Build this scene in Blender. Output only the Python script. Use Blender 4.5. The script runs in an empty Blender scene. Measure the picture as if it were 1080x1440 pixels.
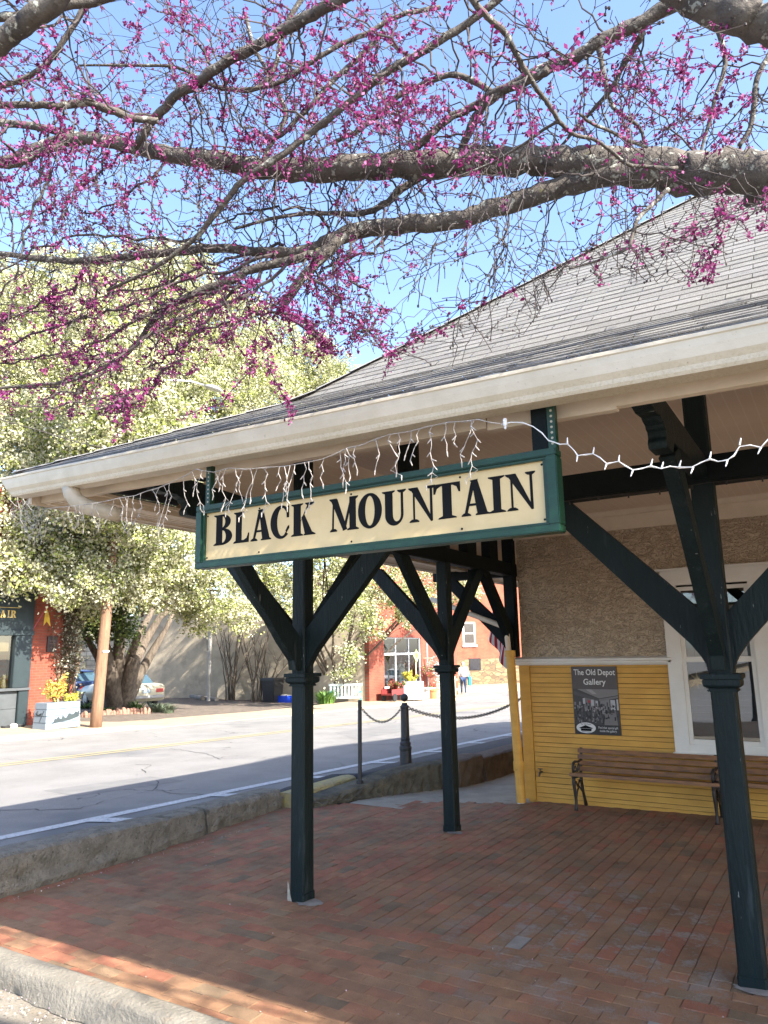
import bpy, bmesh, math, random
import numpy as np
from mathutils import Vector, Matrix, Quaternion
from mathutils.geometry import tessellate_polygon
random.seed(7); RNG = np.random.default_rng(7)
rad = math.radians
SC = bpy.context.scene
COL = SC.collection
# ------------------------------------------------------------------ camera
CF, CYAW, CPITCH, CROLL = 1017.0285932, 0.5565562, 0.1901219, -0.0180529
EYE = Vector((0, 0, 1.75))
_cy, _sy = math.cos(CYAW), math.sin(CYAW)
_f = Vector((-_sy*math.cos(CPITCH), _cy*math.cos(CPITCH), math.sin(CPITCH)))
_r0 = Vector((_cy, _sy, 0)); _u0 = _r0.cross(_f)
_r = _r0*math.cos(CROLL) + _u0*math.sin(CROLL)
_u = -_r0*math.sin(CROLL) + _u0*math.cos(CROLL)
cam = bpy.data.cameras.new('camera'); camo = bpy.data.objects.new('camera', cam); COL.objects.link(camo)
M = Matrix((( _r.x, _u.x, -_f.x, EYE.x), (_r.y, _u.y, -_f.y, EYE.y), (_r.z, _u.z, -_f.z, EYE.z), (0, 0, 0, 1)))
camo.matrix_world = M
cam.sensor_fit = 'VERTICAL'; cam.sensor_height = 36.0; cam.lens = CF/1440*36; cam.clip_start = 0.05; cam.clip_end = 3000
SC.camera = camo
def ray(px, py): return _f + _r*((px-540)/CF) - _u*((py-720)/CF)
def atD(px, py, d): return EYE + ray(px, py)*d
def atY(px, py, y):
    d = ray(px, py); return EYE + d*((y-EYE.y)/d.y)
def atX(px, py, x):
    d = ray(px, py); return EYE + d*((x-EYE.x)/d.x)
def atZ(px, py, z):
    d = ray(px, py); return EYE + d*((z-EYE.z)/d.z)
def proj(p):
    d = Vector(p)-EYE; k = d.dot(_f)
    return (540+CF*d.dot(_r)/k, 720-CF*d.dot(_u)/k, k)
# ------------------------------------------------------------------ light
SC.view_settings.view_transform = 'Standard'; SC.view_settings.look = 'None'
SC.view_settings.exposure = 2.12; SC.view_settings.gamma = 1.0
SUN = Vector((1.36, -0.19, 1.0)).normalized()
W = bpy.data.worlds.new('World'); SC.world = W; W.use_nodes = True
wn = W.node_tree.nodes; bg = wn['Background']
sky = wn.new('ShaderNodeTexSky'); sky.sky_type = 'NISHITA'; sky.sun_disc = False
sky.sun_elevation = math.asin(SUN.z); sky.sun_rotation = math.atan2(SUN.x, SUN.y)
sky.altitude = 700; sky.air_density = 0.85; sky.dust_density = 2.6; sky.ozone_density = 2.0
W.node_tree.links.new(sky.outputs[0], bg.inputs[0]); bg.inputs[1].default_value = 0.15
sl = bpy.data.lights.new('sun', 'SUN'); sl.energy = 4.3; sl.angle = rad(0.55); sl.color = (1.0, 0.95, 0.865)
slo = bpy.data.objects.new('sun', sl); COL.objects.link(slo); slo.location = (8, -4, 12)
slo.rotation_euler = SUN.to_track_quat('Z', 'Y').to_euler()
# ------------------------------------------------------------------ materials
MATS = {}
def mat(name, c1, c2=None, rough=0.7, nscale=6.0, bump=0.0, bscale=40.0, spots=None, stretch=(1, 1, 1), attr=False,
        contrast=(0.35, 0.65), metal=0.0, trans=0.0, spec=0.5, streak=None, extra=None, bdist=0.02):
    """noise mix of two paints, optional spots = (colour, scale, threshold), optional colour attribute, optional bump"""
    if name in MATS: return MATS[name]
    m = bpy.data.materials.new(name); m.use_nodes = True; MATS[name] = m
    nt = m.node_tree; N = nt.nodes; L = nt.links; b = N['Principled BSDF']
    b.inputs['Roughness'].default_value = rough; b.inputs['Metallic'].default_value = metal
    b.inputs['Specular IOR Level'].default_value = spec
    tc = N.new('ShaderNodeTexCoord'); mp = N.new('ShaderNodeMapping'); mp.inputs['Scale'].default_value = stretch
    L.new(tc.outputs['Object'], mp.inputs['Vector']); co = mp.outputs[0]
    def noise(s, det=5, r=0.6):
        n = N.new('ShaderNodeTexNoise'); n.inputs['Scale'].default_value = s; n.inputs['Detail'].default_value = det
        n.inputs['Roughness'].default_value = r; L.new(co, n.inputs['Vector']); return n.outputs['Fac']
    def ramp(fac, a, z):
        r = N.new('ShaderNodeMapRange'); r.inputs['From Min'].default_value = a; r.inputs['From Max'].default_value = z
        L.new(fac, r.inputs['Value']); return r.outputs[0]
    def mix(fac, A, B, blend='MIX'):
        x = N.new('ShaderNodeMix'); x.data_type = 'RGBA'; x.blend_type = blend
        for s, v in ((x.inputs[0], fac), (x.inputs[6], A), (x.inputs[7], B)):
            if isinstance(v, bpy.types.NodeSocket): L.new(v, s)
            elif isinstance(v, (int, float)): s.default_value = v
            else: s.default_value = (*v, 1)
        return x.outputs[2]
    c2 = c2 or tuple(v*0.8 for v in c1)
    col = mix(ramp(noise(nscale), *contrast), c1, c2)
    if attr:
        a = N.new('ShaderNodeAttribute'); a.attribute_name = 'Col'
        col = mix(1.0, a.outputs['Color'], col, 'MULTIPLY')
    for sp in (spots or []):
        col = mix(ramp(noise(sp[1], 4), sp[2], sp[2]+(sp[3] if len(sp) > 3 else 0.05)), col, sp[0])
    if extra: col = extra(N, L, tc, col, mix, noise, ramp)
    L.new(col, b.inputs['Base Color'])
    if bump:
        bn = N.new('ShaderNodeBump'); bn.inputs['Strength'].default_value = bump; bn.inputs['Distance'].default_value = bdist
        L.new(noise(bscale, 6), bn.inputs['Height']); L.new(bn.outputs[0], b.inputs['Normal'])
    if trans:
        t = N.new('ShaderNodeBsdfTranslucent'); L.new(col, t.inputs[0]); x = N.new('ShaderNodeMixShader')
        x.inputs[0].default_value = trans; L.new(b.outputs[0], x.inputs[1]); L.new(t.outputs[0], x.inputs[2])
        L.new(x.outputs[0], N['Material Output'].inputs[0])
    return m
def glassmat(name, tint=(0.9, 0.95, 0.93), ior=1.5, boost=0.0):
    m = bpy.data.materials.new(name); m.use_nodes = True; MATS[name] = m
    N = m.node_tree.nodes; L = m.node_tree.links; N.remove(N['Principled BSDF'])
    g = N.new('ShaderNodeBsdfGlossy'); g.inputs['Roughness'].default_value = 0.015; g.inputs[0].default_value = (0.95, 0.97, 0.97, 1)
    t = N.new('ShaderNodeBsdfTransparent'); t.inputs[0].default_value = (*tint, 1)
    fr = N.new('ShaderNodeFresnel'); fr.inputs[0].default_value = ior
    ad = N.new('ShaderNodeMath'); ad.operation = 'ADD'; ad.inputs[1].default_value = boost; ad.use_clamp = True
    L.new(fr.outputs[0], ad.inputs[0])
    x = N.new('ShaderNodeMixShader'); L.new(ad.outputs[0], x.inputs[0]); L.new(t.outputs[0], x.inputs[1]); L.new(g.outputs[0], x.inputs[2])
    L.new(x.outputs[0], N['Material Output'].inputs[0]); return m
# ------------------------------------------------------------------ mesh helpers
class MB:
    def __init__(s): s.v = []; s.f = []; s.c = []; s.uv = None; s.cur = (1, 1, 1)
    def add(s, vs, fs):
        o = len(s.v); s.v += [tuple(x) for x in vs]
        for f in fs: s.f.append(tuple(i+o for i in f)); s.c.append(s.cur)
        return o
    def box(s, lo, hi, m=None):
        x0, y0, z0 = lo; x1, y1, z1 = hi
        vs = [Vector(p) for p in ((x0, y0, z0), (x1, y0, z0), (x1, y1, z0), (x0, y1, z0), (x0, y0, z1), (x1, y0, z1), (x1, y1, z1), (x0, y1, z1))]
        if m: vs = [m @ p for p in vs]
        s.add(vs, [(0, 3, 2, 1), (4, 5, 6, 7), (0, 1, 5, 4), (1, 2, 6, 5), (2, 3, 7, 6), (3, 0, 4, 7)]); return s
    def cbox(s, c, size, m=None):
        return s.box([c[i]-size[i]/2 for i in range(3)], [c[i]+size[i]/2 for i in range(3)], m)
    def bar(s, a, b, w, h, up=(0, 0, 1)):
        """box of section w x h from a to b"""
        a, b = Vector(a), Vector(b); d = (b-a); n = d.length; d.normalize(); up = Vector(up)
        x = d.cross(up)
        if x.length < 1e-4: x = d.cross(Vector((0, 1, 0)))
        x.normalize(); z = x.cross(d)
        vs = [p + x*sx*w/2 + z*sz*h/2 for p in (a, b) for sx, sz in ((-1, -1), (1, -1), (1, 1), (-1, 1))]
        s.add(vs, [(3, 2, 1, 0), (4, 5, 6, 7), (0, 1, 5, 4), (1, 2, 6, 5), (2, 3, 7, 6), (3, 0, 4, 7)]); return s
    def tube(s, pts, r, n=8, cap=True):
        pts = [Vector(p) for p in pts]; k = len(pts)
        if not hasattr(r, '__len__'): r = [r]*k
        t0 = (pts[1]-pts[0]).normalized(); up = Vector((0, 0, 1)) if abs(t0.z) < 0.9 else Vector((1, 0, 0))
        x = t0.cross(up).normalized(); vs = []
        for i in range(k):
            t = (pts[min(i+1, k-1)]-pts[max(i-1, 0)])
            if t.length < 1e-9: t = t0
            t.normalize(); x = (x - t*x.dot(t))
            if x.length < 1e-6: x = t.orthogonal()
            x.normalize(); y = t.cross(x)
            for j in range(n):
                a = 2*math.pi*j/n; vs.append(pts[i] + (x*math.cos(a)+y*math.sin(a))*r[i])
        fs = [(i*n+j, i*n+(j+1) % n, (i+1)*n+(j+1) % n, (i+1)*n+j) for i in range(k-1) for j in range(n)]
        if cap: fs += [tuple(range(n-1, -1, -1)), tuple((k-1)*n+j for j in range(n))]
        s.add(vs, fs); return s
    def lathe(s, c, prof, n=16, m=None):
        vs = []
        for r, z in prof:
            for j in range(n):
                a = 2*math.pi*j/n; p = Vector((r*math.cos(a), r*math.sin(a), z)); p = (m @ p) if m else p
                vs.append(p + Vector(c))
        k = len(prof)
        fs = [(i*n+j, i*n+(j+1) % n, (i+1)*n+(j+1) % n, (i+1)*n+j) for i in range(k-1) for j in range(n)]
        fs += [tuple(range(n-1, -1, -1)), tuple((k-1)*n+j for j in range(n))]
        s.add(vs, fs); return s
    def prism(s, poly, a, b):
        """poly: 3-D points of one face; extruded by vector b-a"""
        d = Vector(b)-Vector(a); n = len(poly); P = [Vector(p) for p in poly]
        tris = tessellate_polygon([P])
        s.add(P + [p+d for p in P], [tuple(t) for t in tris] + [tuple(i+n for i in reversed(t)) for t in tris]
              + [(i, (i+1) % n, (i+1) % n+n, i+n) for i in range(n)]); return s
    def extrude_path(s, prof, path):
        """prof: list of 3-D offset points; path: list of origins; open profile swept"""
        k = len(prof); vs = [Vector(o)+Vector(p) for o in path for p in prof]
        fs = [(i*k+j, i*k+j+1, (i+1)*k+j+1, (i+1)*k+j) for i in range(len(path)-1) for j in range(k-1)]
        s.add(vs, fs); return s
    def quad(s, a, b, c, d): s.add([a, b, c, d], [(0, 1, 2, 3)]); return s
    def build(s, name, m, parent=None, smooth=False, fixn=True, bevel=0.0):
        me = bpy.data.meshes.new(name)
        off = Vector((0, 0, 0)); p = parent
        while p is not None: off += p.location; p = p.parent
        me.from_pydata([tuple(Vector(v)-off) for v in s.v], [], s.f); me.update()
        if any(c != (1, 1, 1) for c in s.c):
            at = me.color_attributes.new('Col', 'FLOAT_COLOR', 'CORNER'); arr = []
            for f, c in zip(s.f, s.c): arr += [c[0], c[1], c[2], 1.0]*len(f)
            at.data.foreach_set('color', arr)
        if fixn or bevel:
            bm = bmesh.new(); bm.from_mesh(me)
            if fixn: bmesh.ops.recalc_face_normals(bm, faces=bm.faces)
            if bevel:
                es = [e for e in bm.edges if len(e.link_faces) == 2 and e.calc_face_angle(0) > 0.6]
                bmesh.ops.bevel(bm, geom=es, offset=bevel, segments=2, affect='EDGES', clamp_overlap=True)
            bm.to_mesh(me); bm.free()
        if smooth: me.shade_smooth() if hasattr(me, 'shade_smooth') else None
        me.materials.append(m)
        o = bpy.data.objects.new(name, me); COL.objects.link(o)
        if parent is not None: o.parent = parent
        return o
def tag(o, label=None, cat=None, group=None, kind=None):
    if label: o['label'] = label
    if cat: o['category'] = cat
    if group: o['group'] = group
    if kind: o['kind'] = kind
    return o
def thing(name, label, cat, loc=(0, 0, 0), group=None):
    o = bpy.data.objects.new(name, None); COL.objects.link(o); o.location = loc; o.empty_display_size = 0.2
    return tag(o, label, cat, group)
def quads_mesh(name, V, C, m, parent=None, nper=4):
    """V: (n*nper,3) array, C: (n,3) colours"""
    n = len(V)//nper; me = bpy.data.meshes.new(name)
    off = np.zeros(3); p = parent
    while p is not None: off += np.array(p.location); p = p.parent
    me.vertices.add(n*nper); me.vertices.foreach_set('co', (V-off).astype(np.float32).ravel())
    me.loops.add(n*nper); me.loops.foreach_set('vertex_index', np.arange(n*nper, dtype=np.int32))
    me.polygons.add(n); me.polygons.foreach_set('loop_start', np.arange(0, n*nper, nper, dtype=np.int32))
    me.polygons.foreach_set('loop_total', np.full(n, nper, dtype=np.int32)); me.update(calc_edges=True)
    at = me.color_attributes.new('Col', 'FLOAT_COLOR', 'CORNER')
    at.data.foreach_set('color', np.repeat(np.concatenate([C, np.ones((n, 1))], 1), nper, 0).astype(np.float32).ravel())
    me.materials.append(m); o = bpy.data.objects.new(name, me); COL.objects.link(o)
    if parent is not None: o.parent = parent
    return o
def rand_quads(P, size, aspect=1.0, flat=0.0):
    """one randomly turned quad at each point of P"""
    n = len(P); a = RNG.normal(size=(n, 3)); a[:, 2] *= (1-flat); a /= np.linalg.norm(a, axis=1)[:, None]
    b = RNG.normal(size=(n, 3)); b -= a*(a*b).sum(1)[:, None]; b /= np.linalg.norm(b, axis=1)[:, None]
    s = (size if hasattr(size, '__len__') else np.full(n, size))[:, None]*RNG.uniform(0.6, 1.3, (n, 1))
    a = a*s*aspect*0.5; b = b*s*0.5
    return np.stack([P-a-b*0.4, P-b*0.9+a*0.2, P+a+b*0.4, P+b*0.9-a*0.2], 1).reshape(-1, 3)
"""end of helpers"""
# ================================================================== palette
GREEN = mat('post_green_paint', (0.0100, 0.0190, 0.0190), (0.0062, 0.0125, 0.0128), 0.5, 9, 0.5, 60, spots=[((0.25, 0.26, 0.24), 42, 0.70, 0.02), ((0.03, 0.04, 0.042), 12, .62, .1)], spec=0.18, stretch=(1, 1, .16))
BEAMG = mat('beam_dark_paint', (0.0055, 0.009, 0.0085), (0.0035, 0.006, 0.006), 0.6, 6, 0.2, 50, spec=0.15)
CREAM = mat('cream_trim_paint', (0.72, 0.60, 0.45), (0.64, 0.53, 0.39), 0.6, 5, 0.12, 60)
CEIL = mat('ceiling_paint', (0.80, 0.65, 0.49), (0.76, 0.61, 0.455), 0.6, 3, 0.05, 30)
def gut_extra(N, L, tc, col, mix, noise, ramp):
    # rust and lichen stains gathered low on the face
    sx = N.new('ShaderNodeSeparateXYZ'); L.new(tc.outputs['Object'], sx.inputs[0])
    ad = N.new('ShaderNodeMath'); ad.operation = 'MULTIPLY_ADD'; ad.inputs[1].default_value = 0.021
    L.new(sx.outputs['X'], ad.inputs[0]); L.new(sx.outputs['Z'], ad.inputs[2])
    low = ramp(ad.outputs[0], 2.748, 2.712)
    nz = noise(85, 6, 0.75)
    mu = N.new('ShaderNodeMath'); mu.operation = 'MULTIPLY'; L.new(low, mu.inputs[0]); L.new(ramp(nz, 0.47, 0.80), mu.inputs[1])
    return mix(mu.outputs[0], col, (0.40, 0.31, 0.17))
def stuc_extra(N, L, tc, col, mix, noise, ramp):
    mp = N.new('ShaderNodeMapping'); mp.inputs['Scale'].default_value = (1, 1, 1.5); L.new(tc.outputs['Object'], mp.inputs[0])
    n = N.new('ShaderNodeTexNoise'); n.inputs['Scale'].default_value = 10.5; n.inputs['Detail'].default_value = 3; n.inputs['Distortion'].default_value = 2.2; L.new(mp.outputs[0], n.inputs['Vector'])
    a = N.new('ShaderNodeMath'); a.operation = 'SUBTRACT'; a.inputs[1].default_value = .47; L.new(n.outputs['Fac'], a.inputs[0]); b = N.new('ShaderNodeMath'); b.operation = 'ABSOLUTE'; L.new(a.outputs[0], b.inputs[0])
    f = N.new('ShaderNodeMath'); f.operation = 'MULTIPLY'; L.new(ramp(b.outputs[0], .030, .004), f.inputs[0]); f.inputs[1].default_value = .75
    pb = [x for x in N if x.type == 'BSDF_PRINCIPLED'][0]; bn = N.new('ShaderNodeBump'); bn.inputs['Strength'].default_value = 1.0; bn.inputs['Distance'].default_value = .09; L.new(n.outputs['Fac'], bn.inputs['Height']); L.new(bn.outputs[0], pb.inputs['Normal'])
    return mix(f.outputs[0], col, (.15, .10, .06))
GUT = mat('gutter_paint', (0.64, 0.555, 0.42), (0.56, 0.48, 0.35), 0.45, 7, 0.10, 70,
          spots=[((0.42, 0.36, 0.24), 60, 0.66, 0.08), ((0.30, 0.26, 0.20), 130, 0.70, 0.04)], extra=gut_extra)
WHITE = mat('white_trim_paint', (0.74, 0.70, 0.62), (0.68, 0.63, 0.55), 0.5, 4, 0.08, 60)
YEL = mat('yellow_siding_paint', (0.66, 0.345, 0.055), (0.56, 0.28, 0.040), 0.55, 3.5, 0.15, 60, stretch=(1, 1, 3),
          spots=[((0.28, 0.15, 0.03), 16, 0.68, 0.10), ((0.05, 0.035, 0.02), 45, 0.735, 0.03)])

STUC = mat('rough_stucco', (0.62, 0.485, 0.335), (0.53, 0.41, 0.28), 0.9, 8, 0, extra=stuc_extra)
IRON = mat('black_iron', (0.018, 0.017, 0.016), (0.035, 0.022, 0.016), 0.5, 20, 0.3, 80)
SLAT = mat('varnished_wood', (0.33, 0.135, 0.030), (0.095, 0.036, 0.009), 0.4, 3, 0.15, 40, stretch=(2.5, 14, 26), contrast=(0.3, 0.7))
BULBW = mat('white_plastic', (0.82, 0.80, 0.76), (0.75, 0.73, 0.7), 0.4)
def e(x): return 0.021*min(max(-x, 0.0), 4.6)
def gz(x, y): return -0.0093*(y-4.4) + 0.013*(x+3.47)
X1, XC3 = -3.537, -0.593          # post centre lines
Y1, Y2P, YW = 4.466, 6.865, 8.70
W6 = 0.13
# ================================================================== depot
DEP = thing('train_depot', 'old yellow clapboard and stucco train depot with a deep green-posted canopy', 'train station', (0, 8.7, 0))
# --- walls: stucco box above, solid box below
m = MB(); m.box((-3.44, 8.73, 1.56), (-1.60, 8.9, 3.55)); m.box((-1.60, 8.73, 2.48), (-0.70, 8.9, 3.55)); m.box((-0.70, 8.73, 1.56), (13, 8.9, 3.55))
m.box((-3.44, 8.9, 1.56), (-3.3, 19.5, 3.55)); m.box((-3.3, 19.3, -0.3), (13, 19.5, 3.55)); m.build('stucco_wall', STUC, DEP)
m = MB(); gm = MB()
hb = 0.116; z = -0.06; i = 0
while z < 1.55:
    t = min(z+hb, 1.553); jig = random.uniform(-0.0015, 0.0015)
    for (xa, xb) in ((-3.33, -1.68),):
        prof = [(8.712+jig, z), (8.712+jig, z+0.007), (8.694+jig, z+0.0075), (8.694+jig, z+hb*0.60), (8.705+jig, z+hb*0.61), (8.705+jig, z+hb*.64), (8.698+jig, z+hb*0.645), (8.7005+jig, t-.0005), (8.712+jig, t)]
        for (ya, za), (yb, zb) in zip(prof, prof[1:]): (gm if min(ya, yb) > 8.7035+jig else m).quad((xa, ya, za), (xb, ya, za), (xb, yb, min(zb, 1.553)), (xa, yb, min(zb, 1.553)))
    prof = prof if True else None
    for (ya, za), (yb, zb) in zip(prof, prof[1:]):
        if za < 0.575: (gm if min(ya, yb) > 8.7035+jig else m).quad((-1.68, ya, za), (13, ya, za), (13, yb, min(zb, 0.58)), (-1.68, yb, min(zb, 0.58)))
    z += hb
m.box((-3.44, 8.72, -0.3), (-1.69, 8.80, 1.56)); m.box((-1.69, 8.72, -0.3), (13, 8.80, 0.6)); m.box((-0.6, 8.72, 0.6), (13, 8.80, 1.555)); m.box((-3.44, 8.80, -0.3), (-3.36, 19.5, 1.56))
sdg = m.build('siding', YEL, DEP, fixn=False); gm.build('dark_groove', mat('dark_groove_yellow', (.27, .14, .024), (.12, .060, .012), .9, 5), sdg, fixn=False)  # groove faces get a darker yellow-brown than the boards
m = MB(); m.box((-3.47, 8.683, -0.02), (-3.335, 8.83, 1.553)); m.build('corner_board', YEL, DEP, bevel=0.004)
m = MB(); m.box((-3.40, 8.70, -0.3), (13, 8.86, -0.06)); m.build('foundation', mat('concrete_grey', (0.30, 0.28, 0.25), (0.2, 0.19, 0.17), 0.9, 5, 0.4), DEP)
m = MB()
prof = [(0, 8.70, 1.545), (0, 8.672, 1.548), (0, 8.655, 1.575), (0, 8.655, 1.592), (0, 8.640, 1.598), (0, 8.640, 1.622), (0, 8.655, 1.628), (0, 8.728, 1.646)]
m.extrude_path(prof, [(-3.52, 0, 0), (-1.66, 0, 0)])
m.add([(-3.52, p[1], p[2]) for p in prof], [tuple(range(8))]); m.add([(-1.66, p[1], p[2]) for p in prof], [tuple(range(8))])
m.build('belt_moulding', WHITE, DEP)
m = MB(); m.box((-3.46, 8.705, 3.14), (13, 8.75, 3.29)); m.box((-3.46, 8.690, 3.12), (13, 8.74, 3.145))
m.extrude_path([(0, 8.705, 3.29), (0, 8.68, 3.30), (0, 8.655, 3.335), (0, 8.64, 3.35)], [(-3.46, 0, 0), (13, 0, 0)]); m.build('crown_moulding', CREAM, DEP)
# ceiling boards: flat, then down to the eave
CEILB = mat('ceiling_boards', (0.80, 0.65, 0.49), (0.76, 0.61, 0.455), 0.6, 3, 0.05, 30)
def board_extra(N, L, tc, col, mix, noise, ramp):
    sx = N.new('ShaderNodeSeparateXYZ'); L.new(tc.outputs['Object'], sx.inputs[0])
    fr = N.new('ShaderNodeMath'); fr.operation = 'PINGPONG'; fr.inputs[1].default_value = 0.041; L.new(sx.outputs['X'], fr.inputs[0])
    return mix(ramp(fr.outputs[0], 0.0055, 0.0025), col, (0.84, 0.71, 0.56))
MATS.pop('ceiling_boards'); CEILB = mat('ceiling_boards', (0.80, 0.65, 0.49), (0.76, 0.61, 0.455), 0.6, 3, 0.05, 30, extra=board_extra)
m = MB()
for xa, xb in [(-4.45, -3.6), (-3.6, -2.6), (-2.6, -1.6), (-1.6, -0.6), (-0.6, 0), (0, 13)]:
    m.quad((xa, 2.86, 2.73+e(xa)), (xb, 2.86, 2.73+e(xb)), (xb, 3.86, 3.35), (xa, 3.86, 3.35))
m.quad((-3.44, 3.86, 3.35), (13, 3.86, 3.35), (13, 8.74, 3.35), (-3.44, 8.74, 3.35))
m.quad((-4.40, 3.86, 3.35-0.5), (-3.44, 3.86, 3.35), (-3.44, 19, 3.35), (-4.40, 19, 2.85))
m.build('ceiling', CEILB, DEP, fixn=False)
# eave: frieze board, soffit strip
m = MB()
for xa, xb in [(-4.47, -3.6), (-3.6, -2.6), (-2.6, -1.22), (-1.215, -0.66), (-0.66, 0), (0, 13)]:
    dz = -0.012 if xa == -1.215 else 0
    o = len(m.v); m.box((xa, 2.82, 2.675+dz), (xb, 2.86, 2.755))
    m.box((xa, 2.73, 2.732), (xb, 2.82, 2.750))
    for k in range(o, len(m.v)):
        v = m.v[k]; m.v[k] = (v[0], v[1], v[2]+e(v[0]))
m.build('frieze_board', CREAM, DEP)
# end eave: fascia with vent grooves
m = MB(); ez = e(-4.5)
m.box((-4.52, 2.76, 2.66+ez), (-4.48, 19.2, 2.80+ez))
for k in range(7):
    xa = -4.48+k*0.055
    m.box((xa, 2.86, 2.665+ez+(0.012 if 1 <= k <= 4 else 0)), (xa+(0.035 if 1 <= k <= 4 else 0.055), 19.2, 2.70+ez))
m.box((-4.48, 2.86, 2.70+ez), (-4.05, 19.2, 2.72+ez)); m.build('end_soffit', CREAM, DEP)
# gutter with its slope to the left
prof = [(2.73, 0.0), (2.640, 0.0), (2.632, 0.012), (2.628, 0.028), (2.612, 0.050), (2.605, 0.085), (2.602, 0.112), (2.596, 0.116), (2.596, 0.128), (2.601, 0.131), (2.622, 0.134), (2.624, 0.10), (2.722, 0.10), (2.73, 0.15)]
xs = [-4.60, -4.2, -3.7, -3.2, -2.6, -2.0, -1.4, -0.8, -0.2, 0.0, 4, 13]
m = MB(); m.extrude_path([(0, a, 2.690+b) for a, b in prof], [(x, 0, e(x)+0.0015*math.sin(x*4.1)) for x in xs])
cap = [(-4.60+0.11*(1-b/0.134)*0.9, a, 2.69+b+e(-4.6)) for a, b in prof]
for k, p in enumerate(cap): m.v[k] = p
m.add(cap, [tuple(range(len(cap)))]); gut = m.build('gutter', GUT, DEP, fixn=False)
pts = [Vector((-3.945, 2.68, 2.70+e(-3.9))), Vector((-3.94, 2.685, 2.66+e(-3.9))), Vector((-3.915, 2.70, 2.615+e(-3.9))), Vector((-3.86, 2.74, 2.575+e(-3.9))), Vector((-3.79, 2.82, 2.55+e(-3.9))), Vector((-3.74, 2.90, 2.53+e(-3.9)))]
m = MB(); m.tube(pts, [0.052, 0.05, 0.049, 0.049, 0.048, 0.046], 20); m.build('gutter_outlet', mat('aged_plastic_pipe', (0.52, 0.45, 0.34), (0.42, 0.36, 0.26), 0.5, 8, 0.2), gut, smooth=True)
# roof: flare, then steep hip, real lapped courses
ROOF = mat('grey_shingles', (0.195, 0.187, 0.172), (0.155, 0.148, 0.136), 0.95, 60, 0.5, 220, attr=True, spots=[((0.125, 0.12, 0.112), 3.0, 0.58, 0.15)], contrast=(0.3, 0.7))
m = MB()
Xe, Ye, XB, YB, XRr, YRr = -4.55, 2.665, -3.2, 3.95, 13.0, 18.0
def rp(d, side, u):
    """point on the roof: d = rise parameter (0 eave .. 1 break .. 2 ridge), u along"""
    pass
def zroof(t):   # t = plan distance from the eave
    return 2.855 + t*0.496 if t <= 1.285 else 3.493 + (t-1.285)*0.883
courses = []; t = 0.0
while t < 7.9:
    step = 0.16 if t < 1.28 else 0.068
    if t < 1.285 <= t+step: step = 1.285-t+1e-6
    courses.append((t, t+step)); t += step
ymid = 10.6
for ci, (ta, tb) in enumerate(courses):
    za, zb = zroof(ta)+0.006, zroof(tb)
    # front plane in shingle tabs (3-tab rows, half-shifted)
    ya, yb = Ye+ta, Ye+tb; xa0, xb0 = Xe+ta*1.05, Xe+tb*1.05
    w = 0.25; x = xa0 - (ci % 2)*w/2 - (ci*0.07 % w)
    first = True
    while x < 7.0:
        xa, xb = max(x+0.002, xa0), x+w-0.002
        if xb > xa0+0.02:
            s = random.uniform(0.86, 1.08)*(0.94 if random.random() < 0.15 else 1); m.cur = (s, s*random.uniform(0.98, 1.0), s*random.uniform(0.95, 1.0))
            lift = random.uniform(-0.001, 0.003)
            xat = max(xa, xb0) if first else xa
            a = (xa, ya, za+lift+e(xa)); b_ = (xb, ya, za+lift+e(xb)); c = (xb, yb, zb+e(xb)); d = (xat, yb, zb+e(xat))
            m.quad(a, b_, c, d)
            m.cur = (0.80, 0.78, 0.76) if ta > 1.28 else (0.75, 0.73, 0.71)  # butt faces tinted darker: the course shadow line is put into the colour
            m.quad((xa, ya, za+lift-0.007+e(xa)), (xb, ya, za+lift-0.007+e(xb)), b_, a)
            first = False
        x += w
    m.cur = (0.95, 0.94, 0.92)
    # left end plane
    yc, yd = Ye+ta*1.0, Ye+tb*1.0; y2c, y2d = 18.5-ta, 18.5-tb
    if y2d > yd: m.quad((xa0, yc, za+e(xa0)), (xb0, yd, zb+e(xb0)), (xb0, y2d, zb+e(xb0)), (xa0, y2c, za+e(xa0)))
    # back plane
    m.quad((xa0, y2c, za+e(xa0)), (xb0, y2d, zb+e(xb0)), (13, y2d, zb), (13, y2c, za))
    m.quad((7.0, ya, za), (13, ya, za), (13, yb, zb), (7.0, yb, zb))
roof = m.build('roof', ROOF, DEP, fixn=False)
m = MB()
hp = [Vector((Xe+t*1.05, Ye+t, zroof(t)+0.012+e(Xe+t*1.05))) for t in np.linspace(0, 7.8, 46)]
for a, b_ in zip(hp, hp[1:]):
    d = (b_-a).normalized(); sd = d.cross(Vector((0, 0, 1))).normalized()*0.075
    dn = Vector((0, 0, -0.030)); up = Vector((0, 0, 0.006))
    m.add([a-sd+dn+up, a+up*1.5, a+sd+dn+up, b_-sd+dn, b_, b_+sd+dn], [(0, 1, 4, 3), (1, 2, 5, 4)])
m.build('ridge_cap', mat('ridge_shingle', (0.30, 0.28, 0.25), (0.24, 0.22, 0.2), 0.95, 40, 0.4, 200), roof, fixn=False)
m = MB()
for xa, xb in zip(xs, xs[1:]):
    a = max(xa, Xe); m.add([(a, 2.664, 2.80+e(a)), (xb, 2.664, 2.80+e(xb)), (xb, 2.664, 2.853+e(xb)), (a, 2.664, 2.853+e(a)), (a, 2.70, 2.80+e(a)), (xb, 2.70, 2.80+e(xb))], [(0, 1, 2, 3), (0, 4, 5, 1)])
m.box((Xe, 2.66, 2.80+ez), (Xe+0.03, 18.4, 2.853+ez))
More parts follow.
